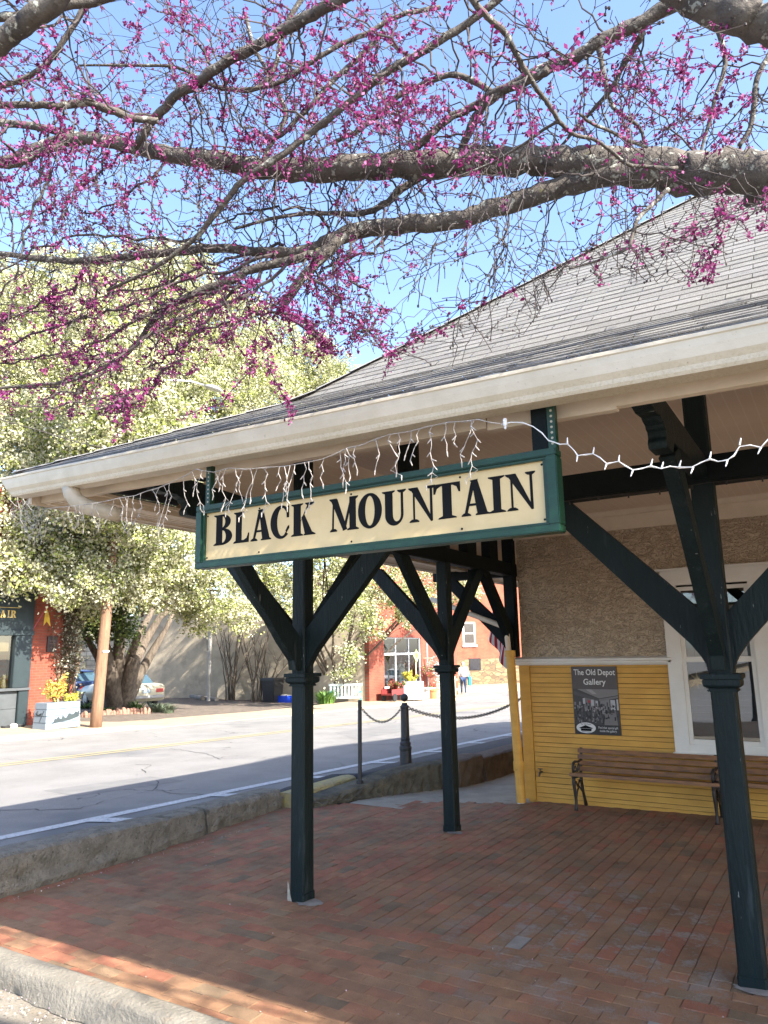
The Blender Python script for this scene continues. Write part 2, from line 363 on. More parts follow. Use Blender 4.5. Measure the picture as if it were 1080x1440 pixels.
m.build('drip_edge', mat('dark_drip_metal', (0.09, 0.09, 0.09), (0.05, 0.05, 0.05), 0.4, 12, 0.1, 60, spots=[((0.28, 0.28, 0.27), 5, 0.56, 0.12)]), roof, fixn=False)
# --- beams
m = MB(); m.box((-4.62, Y1-W6/2, 2.665), (13, Y1+W6/2, 2.825)); m.build('eave_beam', BEAMG, DEP, bevel=0.006)
m = MB(); m.box((X1-W6/2, Y1+W6/2+0.002, 2.662), (X1+W6/2, 8.80, 2.822)); m.build('cross_beam', BEAMG, DEP, bevel=0.006)
m = MB(); m.box((-4.62, 8.64, 2.655), (X1-W6/2-0.002, 8.76, 2.80)); m.build('end_beam', BEAMG, DEP, bevel=0.006)
# --- studs above the beams
for x in (-2.56, -1.52, 0.45):
    m = MB(); m.box((x-0.06, Y1-0.055, 2.825), (x+0.06, Y1+0.055, 3.36)); m.build('stud', BEAMG, DEP)
for y in (7.48, 8.10):
    m = MB(); m.box((X1-0.055, y-0.12, 2.79), (X1+0.058, y+0.12, 3.36)); m.build('stud', BEAMG, DEP)
# --- posts
def brace_poly(base, dirv, foot=0.07, reach=0.98, zt=2.66, th=0.062, zf=1.60):
    """curved-foot brace in the vertical plane through dirv, from the post up to the beam"""
    d = Vector(dirv); b0 = Vector(base)
    lower = [(foot-0.005, zf), (foot+0.005, zf+0.05), (foot+0.025, zf+0.09), (foot+0.075, zf+0.16)]
    r1 = foot+0.075; z1 = zf+0.16
    lower.append((reach, zt)); upper = [(reach-0.20, zt), (foot-0.01, zf+0.33)]
    return [b0 + d*a + Vector((0, 0, zz-b0.z)) for a, zz in lower+upper+[(foot-0.01, zf)]]
def post(x, y, braces, front):
    g = gz(x, y)
    m = MB(); h = W6/2
    # slightly chamfered square shaft
    c = 0.012
    sec = [(-h, -h+c), (-h+c, -h), (h-c, -h), (h, -h+c), (h, h-c), (h-c, h), (-h+c, h), (-h, h-c)]
    zs = [(g-0.03, 1.10), (g+0.055, 1.10), (g+0.06, 1.0), (g+0.6, 0.985), (1.505, 0.97), (1.60, 0.97), (3.36, 0.93)]
    vs = [(x+a*k, y+b_*k, zz) for zz, k in zs for a, b_ in sec]
    fs = [(i*8+j, i*8+(j+1) % 8, (i+1)*8+(j+1) % 8, (i+1)*8+j) for i in range(len(zs)-1) for j in range(8)]
    m.add(vs, fs); p = m.build('post', GREEN, DEP)
    m = MB()
    for (r, za, zb) in ((0.076, 1.500, 1.512), (0.072, 1.512, 1.520), (0.094, 1.535, 1.566), (0.104, 1.568, 1.596)):
        m.box((x-r, y-r, za), (x+r, y+r, zb))
    vs = [(x+sx*r, y+sy*r, zz) for r, zz in ((0.078, 1.520), (0.088, 1.527), (0.094, 1.535)) for sx, sy in ((-1, -1), (1, -1), (1, 1), (-1, 1))]
    m.add(vs, [(i*4+j, i*4+(j+1) % 4, i*4+4+(j+1) % 4, i*4+4+j) for i in range(2) for j in range(4)])
    m.build('capital', GREEN, p, bevel=0.003)
    # flared collar at the foot of the shaft
    for d in braces:
        n = Vector((-d[1], d[0], 0)).normalized()*0.036
        poly = brace_poly((x, y, 0), d)
        m = MB(); m.prism([q-n for q in poly], -n, n); m.build('brace', GREEN, p, bevel=0.004)
    if front:   # outrigger with carved end, and the long brace under it, towards the track
        s = e(x)-e(XC3); t = 0.035
        pr = [(4.34, 1.62), (4.325, 1.69), (4.19, 1.815), (4.03, 1.99), (3.78, 2.26), (3.60, 2.45), (3.43, 2.585), (3.40, 2.60),
              (3.56, 2.68), (3.95, 2.24), (4.405, 1.86), (4.405, 1.62)]
        m = MB(); m.prism([(x-t, a, b_+s*0.5*(4.4-a)) for a, b_ in pr], (0, 0, 0), (2*t, 0, 0)); m.build('brace', GREEN, p, bevel=0.003)
        pr = [(4.40, 2.690), (3.42, 2.66), (3.385, 2.625), (3.36, 2.600), (3.225, 2.598), (3.215, 2.625), (3.232, 2.65), (3.228, 2.675), (3.20, 2.682),
              (3.195, 2.695), (3.145, 2.705), (3.13, 2.715), (3.02, 2.705), (2.955, 2.715), (2.925, 2.735), (2.918, 2.80), (3.00, 2.835), (4.40, 2.815)]
        m = MB(); m.prism([(x-t-0.004, a, b_+s*0.55*(4.4-a)) for a, b_ in pr], (0, 0, 0), (2*t+0.008, 0, 0)); m.build('corbel_arm', GREEN, p, bevel=0.003)
    return p
PP1 = post(X1, Y1, [(1, 0, 0), (0, 1, 0), (-1, 0, 0)], True)
PEEL = mat('peeled_pale_wood', (.42, .38, .30), (.28, .24, .18), .9, 30)
m = MB(); m.prism([(X1-.074, Y1-.0745, .0), (X1-.035, Y1-.0745, .0), (X1-.045, Y1-.0745, .03), (X1-.060, Y1-.0745, .10), (X1-.072, Y1-.0745, .13)], (0, 0, 0), (0, .004, 0)); m.build('peeling_paint', PEEL, PP1)
MORT = mat('mortar_smear', (.30, .27, .23), (.22, .19, .16), .95, 12, .4, 60)
def smear(cx, cy, rx, ry):
    m = MB(); n = 18; P = [(cx+rx*math.cos(a)*random.uniform(.75, 1.15), cy+ry*math.sin(a)*random.uniform(.75, 1.15)) for a in np.linspace(0, 2*math.pi, n+1)[:-1]]
    m.add([(x, y, gz(x, y)+.004) for x, y in P]+[(cx, cy, gz(cx, cy)+.012)], [(k, (k+1) % n, n) for k in range(n)]); tag(m.build('mortar_patch', MORT, fixn=False), kind='structure')
smear(X1+.09, Y1-.03, .12, .085); smear(X1+.06, Y2P-.06, .10, .07); smear(XC3+.05, Y1-.07, .14, .06)
post(X1, Y2P, [(-1, 0, 0), (0, 1, 0), (0, -1, 0)], False)
post(XC3, Y1, [(1, 0, 0), (-1, 0, 0)], True)
post(2.35, Y1, [(1, 0, 0), (-1, 0, 0)], True)
# pilaster on the belt at the corner with two braces
m = MB(); m.box((X1-0.06, 8.62, 1.648), (X1+0.075, 8.74, 3.36)); pil = m.build('pilaster', BEAMG, DEP, bevel=0.004)
for d, rr in (((0, -1, 0), 0.90), ((-1, 0, 0), 0.95)):
    n = Vector((-d[1], d[0], 0))*0.04
    poly = brace_poly((X1, 8.68, 0), d, 0.05, rr, 2.66, 0.06, 1.66)
    m = MB(); m.prism([q-n for q in poly], -n, n); m.build('brace', BEAMG, pil)
# rear downspout: tan slanted pipe from the end eave into the yellow standpipe
m = MB(); m.tube([atY(640, 856, 8.5)+Vector((-0.35, 0, 0.14)), atY(657, 862, 8.5), atY(700, 878, 8.5), atY(708, 882, 8.5), atY(713, 892, 8.5), atY(716, 922, 8.5)], 0.033, 10)
dp = m.build('downspout', CREAM, DEP, smooth=True)
a = atY(717.5, 921, 8.5); b_ = atY(733.5, 1132, 8.5)
m = MB(); m.tube([b_+Vector((0, 0, .03)), a], 0.055, 14); m.tube([a-Vector((0, 0, 0.02)), a+Vector((0, 0, 0.055))], 0.066, 14); k = b_.lerp(a, 0.22); m.tube([k, k+Vector((0, 0, .11))], 0.064, 14)
m.build('standpipe', YEL, dp, smooth=False)
m = MB(); m.tube([b_-Vector((0, 0, .05)), b_+Vector((0, 0, .032))], 0.05, 14); m.build('standpipe_foot', WHITE, dp)
# --- window
WIN = MB(); zs0, zh0 = 0.602, 2.592
WIN.box((-1.70, 8.655, zs0), (-1.545, 8.72, 2.42)); WIN.box((-0.815, 8.655, zs0), (-0.36, 8.72, 2.42)); WIN.box((-1.70, 8.655, 2.42), (0.6, 8.72, 2.585)); WIN.box((-1.75, 8.63, 2.585), (0.6, 8.73, 2.612))
win = WIN.build('window', WHITE, DEP, bevel=0.004)
m = MB(); m.box((-1.72, 8.615, 0.575), (0.6, 8.73, 0.612)); m.build('sill', WHITE, win, bevel=0.004)
def sash(x0, x1, z0, z1, y, r=0.045):
    m = MB(); m.box((x0, y, z0), (x0+r, y+0.035, z1)); m.box((x1-r, y, z0), (x1, y+0.035, z1))
    m.box((x0+r, y, z0), (x1-r, y+0.035, z0+r*1.3)); m.box((x0+r, y, z1-r), (x1-r, y+0.035, z1)); s_ = m.build('sash', WHITE, win, bevel=0.003)
    m = MB(); m.quad((x0+r-.004, y+0.018, z0+r*1.3-.004), (x1-r+.004, y+0.018, z0+r*1.3-.004), (x1-r+.004, y+0.018, z1-r+.004), (x0+r-.004, y+0.018, z1-r+.004)); m.build('pane', MATS.get('window_pane') or glassmat('window_pane', (0.72, 0.76, 0.76), 1.52, 0.11), s_)
sash(-1.545, -0.815, 0.70, 1.615, 8.67, 0.042); sash(-1.545, -0.815, 1.575, 2.40, 8.70, 0.042)
m = MB(); m.box((-1.545, 8.66, 0.612), (-0.815, 8.72, 0.70)); m.build('window_stop', WHITE, win)
# room behind the glass: dark back wall, grey blind above
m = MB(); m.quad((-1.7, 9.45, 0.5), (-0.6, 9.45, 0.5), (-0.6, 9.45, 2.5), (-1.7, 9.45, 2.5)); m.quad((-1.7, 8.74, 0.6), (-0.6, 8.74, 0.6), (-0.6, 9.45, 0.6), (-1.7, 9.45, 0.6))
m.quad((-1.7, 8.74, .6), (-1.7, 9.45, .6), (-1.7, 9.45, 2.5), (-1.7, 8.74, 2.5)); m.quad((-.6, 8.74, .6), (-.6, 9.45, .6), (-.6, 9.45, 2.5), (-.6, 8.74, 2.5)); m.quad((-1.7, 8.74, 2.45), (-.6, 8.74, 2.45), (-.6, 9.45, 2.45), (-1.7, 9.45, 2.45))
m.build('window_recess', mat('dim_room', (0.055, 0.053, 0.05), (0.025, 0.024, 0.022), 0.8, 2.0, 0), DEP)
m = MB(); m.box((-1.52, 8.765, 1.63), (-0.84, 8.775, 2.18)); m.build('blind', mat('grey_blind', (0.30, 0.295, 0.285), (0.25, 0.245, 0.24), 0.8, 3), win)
# hose tap
tp = atY(761, 1086, 8.66); m = MB(); m.tube([tp+Vector((0, .04, 0)), tp+Vector((0, -.05, 0)), tp+Vector((0, -.075, -.035))], 0.013, 8); m.cbox(tp+Vector((0, -.03, .025)), (0.012, 0.012, 0.03)); m.cbox(tp+Vector((0, -.03, .042)), (0.055, 0.018, 0.008))
m.build('hose_tap', mat('dull_brass', (0.16, 0.14, 0.11), (0.08, 0.07, 0.06), 0.45, 30, 0, metal=0.6), DEP)
# ================================================================== lettering
def ring(cx, cy, rx, ry, ix, iy, icx, icy, a0, a1, n=22):
    """ring sector between two ellipses, as quads"""
    out = []
    for k in range(n):
        ps = []
        for a in (a0+(a1-a0)*k/n, a0+(a1-a0)*(k+1)/n):
            ps.append(((cx+rx*math.cos(rad(a)), cy+ry*math.sin(rad(a))), (icx+ix*math.cos(rad(a)), icy+iy*math.sin(rad(a)))))
        out.append([ps[0][0], ps[1][0], ps[1][1], ps[0][1]])
    return out
def slab(x0, x1, y, up):   # bracketed serif
    h = 0.045; s = 1 if up else -1
    mid = (x0+x1)/2; w = (x1-x0)
    return [(x0, y), (x1, y), (x1-0.02*w, y+s*h*0.8), (mid+w*0.24, y+s*h*1.9), (mid-w*0.24, y+s*h*1.9), (x0+0.02*w, y+s*h*0.8)]
R4 = lambda x0, y0, x1, y1: [(x0, y0), (x1, y0), (x1, y1), (x0, y1)]
GLY = {
 'B': [R4(.13, 0, .47, 1), slab(0, .55, 0, True), slab(0, .55, 1, False)] + ring(.45, .755, .46, .245, .17, .185, .45, .755, -90, 90, 14) + ring(.45, .272, .55, .272, .22, .205, .45, .275, -90, 90, 14),
 'L': [R4(.14, 0, .52, 1), slab(0, .66, 1, False), slab(0, .6, 0, True), [(.4, 0), (.97, 0), (1, .30), (.94, .30), (.84, .14), (.66, .085), (.4, .08)]],
 'A': [[(.40, .98), (.60, 1.0), (.93, .02), (.57, .02)], [(.36, .90), (.44, .99), (.50, .86), (.20, .02), (.10, .02)], R4(.24, .27, .68, .335), slab(0, .34, 0, True), slab(.50, 1, 0, True), [(.34, .98), (.62, 1), (.60, .93), (.40, .9)]],
 'C': ring(.56, .5, .56, .525, .27, .44, .62, .5, 48, 312, 30) + [[(.86, .62), (.98, .62), (.98, .99), (.90, .99), (.83, .88)], [(.84, .14), (1, .30), (.98, .38), (.90, .34), (.80, .22)]],
 'K': [R4(.10, 0, .40, 1), slab(0, .50, 0, True), slab(0, .50, 1, False), [(.38, .42), (.46, .54), (.78, .97), (.70, .98)], [(.43, .56), (.54, .66), (.90, .02), (.58, .02)], slab(.58, .95, 1, False), slab(.52, 1, 0, True)],
 'M': [[(.02, .98), (.26, .98), (.60, .04), (.46, 0)], [(.44, 0), (.54, .04), (.80, .98), (.72, .98)], R4(.68, 0, .90, 1), [(.07, 0), (.13, 0), (.15, .95), (.10, .95)], slab(0, .25, 0, True), slab(.60, 1, 0, True), slab(-.02, .24, 1, False), slab(.70, .98, 1, False)],
 'O': ring(.5, .5, .5, .525, .20, .44, .5, .5, 0, 360, 40),
 'U': [R4(.12, .28, .44, 1), R4(.78, .28, .88, 1), slab(0, .54, 1, False), slab(.64, 1, 1, False)] + ring(.5, .30, .38, .325, .17, .21, .61, .30, 180, 360, 20),
 'N': [[(.02, 1), (.34, 1), (.90, .0), (.82, -.02)], [(.15, 0), (.22, 0), (.22, .9), (.15, .92)], R4(.80, .0, .89, 1), slab(.0, .38, 0, True), slab(.66, 1, 1, False), slab(-.02, .3, 1, False)],
 'T': [R4(.33, 0, .67, 1), slab(.16, .84, 0, True), [(0, 1), (1, 1), (.99, .93), (.01, .93)], [(0, .96), (0, .72), (.06, .72), (.13, .87), (.30, .94)], [(1, .96), (1, .72), (.94, .72), (.87, .87), (.70, .94)]],
 'I': [R4(.28, 0, .72, 1), slab(.02, .98, 0, True), slab(.02, .98, 1, False)],
 'R': [R4(.12, 0, .42, 1), slab(0, .52, 0, True), slab(0, .5, 1, False)] + ring(.42, .735, .42, .265, .15, .20, .42, .735, -90, 90, 14) + [[(.40, .5), (.62, .52), (.94, .02), (.66, .02)], slab(.62, 1, 0, True)],
 'H': [R4(.12, 0, .36, 1), R4(.64, 0, .88, 1), R4(.3, .47, .7, .54), slab(0, .48, 0, True), slab(.52, 1, 0, True), slab(0, .48, 1, False), slab(.52, 1, 1, False)]}
def letter(m, ch, o, ax, ay, n, th=0.004):
    """glyph with origin o, axes ax (width) and ay (height), thickness along n"""
    for k, poly in enumerate(GLY[ch]):
        ps = [Vector(o)+Vector(ax)*x+Vector(ay)*y for x, y in poly]
        m.prism(ps, (0, 0, 0), Vector(n)*(th+0.00012*(k % 9)))
def text_mesh(txt, size, name, m, parent, origin, xdir=(1, 0, 0), ydir=(0, 0, 1), align='CENTER', extr=0.0, width=None, offset=0.0):
    cu = bpy.data.curves.new(name, 'FONT'); cu.body = txt; cu.size = size; cu.align_x = align; cu.extrude = extr; cu.offset = offset; cu.resolution_u = 3
    t = bpy.data.objects.new('tmp', cu); COL.objects.link(t); dg = bpy.context.evaluated_depsgraph_get(); dg.update()
    me = bpy.data.meshes.new_from_object(t.evaluated_get(dg)); bpy.data.objects.remove(t)
    co = [v.co.copy() for v in me.vertices]; w = max(c.x for c in co)-min(c.x for c in co); k = (width/w) if width else 1
    off = Vector((0, 0, 0)); p = parent
    while p is not None: off += p.location; p = p.parent
    X, Y = Vector(xdir), Vector(ydir); Z = X.cross(Y)
    for v, c in zip(me.vertices, co): v.co = Vector(origin)-off + X*c.x*k + Y*c.y + Z*c.z
    me.materials.clear(); me.materials.append(m); o = bpy.data.objects.new(name, me); COL.objects.link(o); o.parent = parent; return o
# ================================================================== station sign
SG = mat('sign_green_paint', (0.005, 0.043, 0.021), (0.004, 0.030, 0.015), 0.4, 8, 0.2, 50, stretch=(1, 1, 4))
SP = mat('sign_cream_face', (0.66, 0.49, 0.245), (0.60, 0.435, 0.205), 0.55, 6, 0.05, 60, spots=[((0.36, 0.25, 0.11), 90, 0.72, 0.03)])
INK = mat('black_lettering', (0.007, 0.007, 0.007), (0.010, 0.010, 0.010), 0.7, spec=.1)
sx0, sx1, sz0, sz1, sy = -2.847, -0.872, 2.190, 2.524, 2.70
SIGN = thing('station_sign', 'long green-framed cream sign reading BLACK MOUNTAIN hung under the gutter', 'sign', (-1.86, sy, sz0))
m = MB()
def frame_bar(m, a, b, horizontal, inside):
    pass
fr = 0.052
for (x0, x1, z0, z1) in ((sx0, sx1, sz0, sz0+0.030), (sx0, sx1, sz1-0.030, sz1)): m.box((x0, sy-0.022, z0), (x1, sy+0.05, z1))
for (x0, x1) in ((sx0, sx0+0.045), (sx1-0.045, sx1)): m.box((x0, sy-0.0219, sz0+0.0302), (x1, sy+0.0498, sz1-0.0302))
fr_ = m.build('frame', SG, SIGN, bevel=0.004)
m = MB()
px0, px1, pz0, pz1 = sx0+0.045, sx1-0.045, sz0+0.030, sz1-0.030
for (x0, x1, z0, z1) in ((px0, px1, pz0, pz0+0.012), (px0, px1, pz1-0.012, pz1)): m.box((x0, sy-0.012, z0+.0002), (x1, sy+0.02, z1-.0002))
for (x0, x1) in ((px0, px0+0.014), (px1-0.014, px1)): m.box((x0+.0002, sy-0.0118, pz0+0.0124), (x1-.0002, sy+0.0198, pz1-0.0124))
m.build('inner_moulding', SG, fr_, bevel=0.002)
m = MB(); m.box((px0-0.005, sy+0.004, pz0-0.005), (px1+0.005, sy+0.03, pz1+0.005)); m.build('panel', SP, SIGN)
m = MB()
LW = dict(B=(-2.735, -2.604), L=(-2.594, -2.487), A=(-2.477, -2.341), C=(-2.346, -2.226), K=(-2.215, -2.067), M=(-1.981, -1.818), O=(-1.822, -1.693), U=(-1.691, -1.566), N=(-1.551, -1.421), T=(-1.429, -1.301), A2=(-1.299, -1.17), I=(-1.175, -1.098), N2=(-1.094, -0.968))
for k_, (a, b_) in LW.items():
    if k_ == 'M': m.build('lettering', INK, SIGN, fixn=True); m = MB()
    zb = 2.305 - 0.010*(a+2.735)/1.7; zt = 2.466 - 0.019*(a+2.735)/1.7
    letter(m, k_[0], (a, sy+0.004, zb), (b_-a, 0, 0), (0, 0, zt-zb), (0, -1, 0), 0.0012)
m.build('lettering', INK, SIGN, fixn=True)
for x in (-2.78, -2.42, -1.86, -1.30, -0.94):
    for z in (pz0+0.026, pz1-0.026): m = MB(); m.lathe((x, sy+0.004, z), [(0.005, 0), (0.004, 0.003)], 8, Matrix.Rotation(rad(90), 4, 'X')); m.build('screw', INK, SIGN)
for x in (-2.83, -0.905):
    m = MB(); m.box((x-0.016, sy+0.045, sz1-0.20), (x+0.016, sy+0.048, 2.76)); m.box((x+0.013, sy+0.0481, sz1-0.20), (x+0.016, sy+0.08, 2.76)); hg = m.build('hanger', SG, SIGN); m = MB()
    for k in range(9): m.lathe((x+0.002, sy+0.0445, sz1+0.012+0.023*k), [(0.0055, 0), (0.0055, 0.0006)], 8, Matrix.Rotation(rad(90), 4, 'X'))
    m.build('hanger_hole', mat('pale_hole', (0.45, 0.40, 0.30)), hg)
m = MB(); m.box((-0.99, sy+0.05, sz1-0.25), (-0.925, sy+0.09, 2.74)); m.build('backing_post', BEAMG, SIGN)
# ================================================================== gallery poster
PO = thing('gallery_poster', 'dark The Old Depot Gallery poster with an interior photo on yellow siding', 'poster', (-2.54, 8.69, 0.755))
pa, pb, pc, pd = -2.808, -2.274, 0.757, 1.530; py = 8.684
m = MB(); m.box((pa, py, pc), (pb, py+0.010, pd)); m.build('board', mat('poster_black', (0.020, 0.017, 0.016), (0.025, 0.02, 0.018), 0.35, 3), PO)
m = MB(); m.quad((pa+.001, py-0.0015, 1.272), (pb-.001, py-0.0015, 1.272), (pb-.001, py-0.0015, 1.529), (pa+.001, py-0.0015, 1.529)); m.build('title_band', mat('poster_brown', (0.082, 0.062, 0.055), (0.075, 0.057, 0.05), 0.4), PO)
PW = mat('poster_white', (0.70, 0.67, 0.62), (0.66, 0.63, 0.58), 0.5)
text_mesh('The Old Depot', 0.094, 'title_lettering', PW, PO, ((pa+pb)/2+0.004, py-0.003, 1.432), width=0.485, offset=0.0012)
text_mesh('Gallery', 0.094, 'title_lettering', PW, PO, ((pa+pb)/2, py-0.003, 1.322), width=0.262, offset=0.0012)
text_mesh('Find that special gift\ninside the gallery.', 0.036, 'slogan_lettering', PW, PO, ((pa+pb)/2+0.125, py-0.003, 0.826), width=0.225)
# the photograph on it: a dim shop interior built of small flat patches
m = MB(); zA, zB = 0.868, 1.270; yy = py-0.0015
def patch(x0, x1, z0, z1, c, lay=0):
    m.cur = c; m.add([(pa+(pb-pa)*x, yy-0.0002*lay, zA+(zB-zA)*z) for x, z in ((x0, z0), (x1, z0), (x1, z1), (x0, z1))], [(0, 1, 2, 3)])
def patchq(ps, c, lay=0):
    m.cur = c; m.add([(pa+(pb-pa)*x, yy-0.0002*lay, zA+(zB-zA)*z) for x, z in ps], [(0, 1, 2, 3)])
patch(0.002, .998, 0, 1, (.045, .037, .034))
patchq([(.1, 1), (.998, 1), (.998, .84), (.58, .74)], (.19, .165, .15), 1); patchq([(.02, .95), (.58, .72), (.58, .66), (.02, .84)], (.07, .06, .055), 2); patchq([(.58, .72), (.998, .82), (.998, .76), (.58, .66)], (.16, .14, .13), 2)
patchq([(.30, .99), (.42, .99), (.54, .86), (.44, .86)], (.30, .27, .25), 2); patchq([(.25, .76), (.55, .68), (.55, .40), (.25, .40)], (.15, .13, .12), 1); patchq([(.60, .68), (.80, .72), (.80, .42), (.60, .42)], (.20, .18, .17), 1)
for (x0, x1, z0, z1) in ((.40, .46, .46, .70), (.50, .55, .46, .67), (.82, .92, .42, .70), (.95, .99, .42, .72), (.22, .27, .58, .74)): patch(x0, x1, z0, z1, (.42, .41, .40), 3)
patch(.33, .39, .60, .68, (.33, .03, .04), 4); patchq([(.66, .0), (.95, .0), (.92, .34), (.68, .34)], (.17, .15, .135), 2)
rr = random.Random(5)
for k in range(230):
    x = rr.random()*.93+.02; z = rr.random()*.55; v = rr.choice([.015, .02, .03, .07, .12, .2, .3])*rr.uniform(.7, 1.2); w = rr.uniform(.012, .045)
    if x > .66 and z < .3 and rr.random() < .7: continue
    patch(x, min(x+w, .99), z, z+rr.uniform(.03, .11), (v, v*.9, v*.85), 5+k % 7)
m.build('photograph', mat('poster_print', (1, 1, 1), (.96, .96, .96), 0.4, attr=True), PO, fixn=False)
m = MB(); cx_, cz_ = pa+0.135, 0.830
m.add([(cx_+.114*math.cos(a), py-0.0045, cz_+.060*math.sin(a)) for a in np.linspace(0, 2*math.pi, 40)[:-1]], [tuple(range(39))]); m.build('oval_badge', PW, PO)
m = MB(); Pq = lambda pts, dy: m.prism([(cx_+x, py-0.0052, cz_+z) for x, z in pts], (0, 0, 0), (0, -0.0004-dy, 0))
Pq([(-.085, -.003), (-.005, .030), (.085, -.003), (.07, -.007), (-.07, -.007)], 0); Pq([(-.066, -.009), (.066, -.009), (.06, -.036), (-.06, -.036)], .0001); Pq([(-.05, -.044), (.05, -.044), (.05, -.049), (-.05, -.049)], .0002)
m.build('badge_drawing', INK, PO)
text_mesh('The Old Depot', 0.026, 'badge_lettering', INK, PO, (cx_, py-0.0055, cz_+.033), width=0.125)
# ================================================================== benches
def bench(x0, x1, label):
    B = thing('slatted_bench', label, 'bench', ((x0+x1)/2, 8.4, gz((x0+x1)/2, 8.4)), 'benches against the depot wall'); g = gz((x0+x1)/2, 8.4)
    def slat(name, ya, za, yb, zb, th):
        m = MB(); d = Vector((0, yb-ya, zb-za)); n = Vector((0, -d.z, d.y)).normalized()*th
        m.prism([(x0, ya, za+g), (x0, yb, zb+g), (x0, yb+n.y, zb+n.z+g), (x0, ya+n.y, za+n.z+g)], (0, 0, 0), (x1-x0, 0, 0)); m.build(name, SLAT, B, bevel=0.004)
    for k in range(4): slat('seat_slat', 8.20+k*0.075, 0.375-k*0.010, 8.265+k*0.075, 0.367-k*0.010, 0.036)
    for k in range(4): slat('back_slat', 8.512+k*0.018, 0.386+k*0.064, 8.526+k*0.018, 0.434+k*0.064, 0.022)
    for x in (x0+0.035, x1-0.07):
        m = MB()
        def arc(pts, r): m.tube([Vector((x, a, b+g)) for a, b in pts], r, 7)
        arc([(8.245, .37), (8.235, .30), (8.262, .20), (8.285, .11), (8.272, .04), (8.262, 0.005)], [.020, .020, .017, .016, .018, .022])
        arc([(8.50, .36), (8.515, .26), (8.555, .15), (8.60, .06), (8.625, .005)], [.020, .018, .016, .017, .022])
        arc([(8.255, .26), (8.32, .30), (8.38, .235), (8.44, .30), (8.51, .26)], .010); arc([(8.30, .13), (8.36, .21), (8.42, .235), (8.48, .20), (8.545, .15)], .010)
        arc([(8.225, .365), (8.35, .352), (8.50, .345)], .019); arc([(8.50, .345), (8.528, .42), (8.56, .55), (8.578, .635)], [.018, .017, .017, .019])
        arc([(8.245, .40), (8.235, .46), (8.265, .505), (8.33, .515), (8.42, .50), (8.535, .51)], [.013, .014, .016, .015, .013, .012])
        arc([(8.27, .40), (8.29, .455), (8.335, .465), (8.36, .43), (8.335, .40), (8.31, .42)], .008); arc([(8.40, .39), (8.41, .45), (8.45, .475), (8.48, .44), (8.45, .41)], .008)
        m.build('iron_end', IRON, B, smooth=True)
bench(-2.752, -1.215, 'varnished slatted bench with iron ends below the gallery poster')
bench(-1.16, 0.38, 'varnished slatted bench with iron ends under the depot window')
# star ornament hung in the window
ST = thing('star_ornament', 'pale paper star hanging inside the white framed window', 'ornament', (-1.42, 8.75, 1.36)); m = MB()
c = Vector((-1.42, 8.735, 1.375)); P2 = []
for k in range(16): a = 2*math.pi*k/16; r_ = 0.10 if k % 2 == 0 else 0.032; P2.append(c+Vector((r_*math.cos(a), 0, r_*math.sin(a))))
m.add(P2+[c+Vector((0, -.018, 0)), c+Vector((0, .018, 0))], [(k, (k+1) % 16, 16) for k in range(16)]+[((k+1) % 16, k, 17) for k in range(16)]); m.build('star', mat('pale_paper', (.62, .46, .28), (.55, .4, .24), .7), ST)
m = MB(); m.tube([c+Vector((0, 0, .08)), c+Vector((0, 0, .4))], .0015, 5); m.build('cord', IRON, ST)
# ================================================================== string lights
def bulb(m, p, d, s=1.0):
    d = Vector(d).normalized(); p = Vector(p)
    m.tube([p, p+d*.011*s, p+d*.011*s, p+d*.022*s, p+d*.026*s], [.0032*s, .0032*s, .0026*s, .0022*s, .0004], 6)
SR = thing('string_lights', 'white bulb string sagging in front of the posts right of the sign', 'string lights', tuple(atY(890, 660, 2.66)))
pp = [(705, 597), (718, 594), (735, 594), (750, 600), (762, 609), (771, 619), (780, 622), (787, 625), (798, 624), (807, 633), (812, 641), (823, 639), (834, 638), (844, 644), (853, 652), (864, 650), (870, 649), (878, 654), (890, 661), (903, 659), (915, 655), (930, 659), (942, 656), (955, 657), (973, 657), (985, 651), (998, 645), (1010, 649), (1023, 647), (1032, 640), (1040, 628), (1055, 626), (1070, 629), (1080, 618), (1100, 600)]
P3 = [atY(x, y, 2.66+0.008*math.sin(i*1.7)) for i, (x, y) in enumerate(pp)]
m = MB(); m.tube(P3, .0021, 6); m.tube([p+Vector((0, .004, .003*math.sin(i*2.1))) for i, p in enumerate(P3)], .0018, 6); m.build('cable', BULBW, SR, smooth=True)
for x, y, s in ((798, 624, 1), (812, 641, -1), (834, 638, 1), (853, 652, -1), (870, 649, 1), (890, 661, -1), (915, 655, 1), (930, 659, 1), (955, 657, 1), (975, 657, -1), (998, 645, 1), (1023, 647, -1), (1040, 626, 1), (1070, 629, -1)):
    m = MB(); bulb(m, atY(x, y, 2.655), (random.uniform(-.35, .35)+.3*s, random.uniform(-.3, .1), s), 1.0); m.build('bulb', BULBW, SR)
m = MB(); q = atY(710, 590, 2.66); m.cbox(q+Vector((0, 0, -.012)), (.014, .014, .034)); m.cbox(q+Vector((0, 0, -.034)), (.010, .010, .014)); m.build('plug', BULBW, SR, bevel=.003)
BULBI = mat('clear_white_plastic', (0.58, 0.53, 0.48), (0.48, 0.44, 0.40), 0.4, 60, trans=.3)
IC = thing('icicle_lights', 'white icicle light string looped along the gutter above the sign', 'string lights', tuple(atY(420, 655, 2.64)))
mw = [(60, 716), (95, 712), (130, 708), (153, 704), (168, 700), (190, 697), (205, 691), (222, 686), (242, 678), (265, 666), (275, 660), (300, 664), (322, 658), (345, 660), (375, 657), (400, 656), (430, 650), (452, 646), (470, 639), (488, 630), (508, 626), (526, 618), (548, 611), (575, 607), (600, 600), (630, 594), (655, 592), (672, 590), (690, 594), (705, 596)]
def yat(i): return 2.60+0.035+0.006*math.sin(i*1.3)
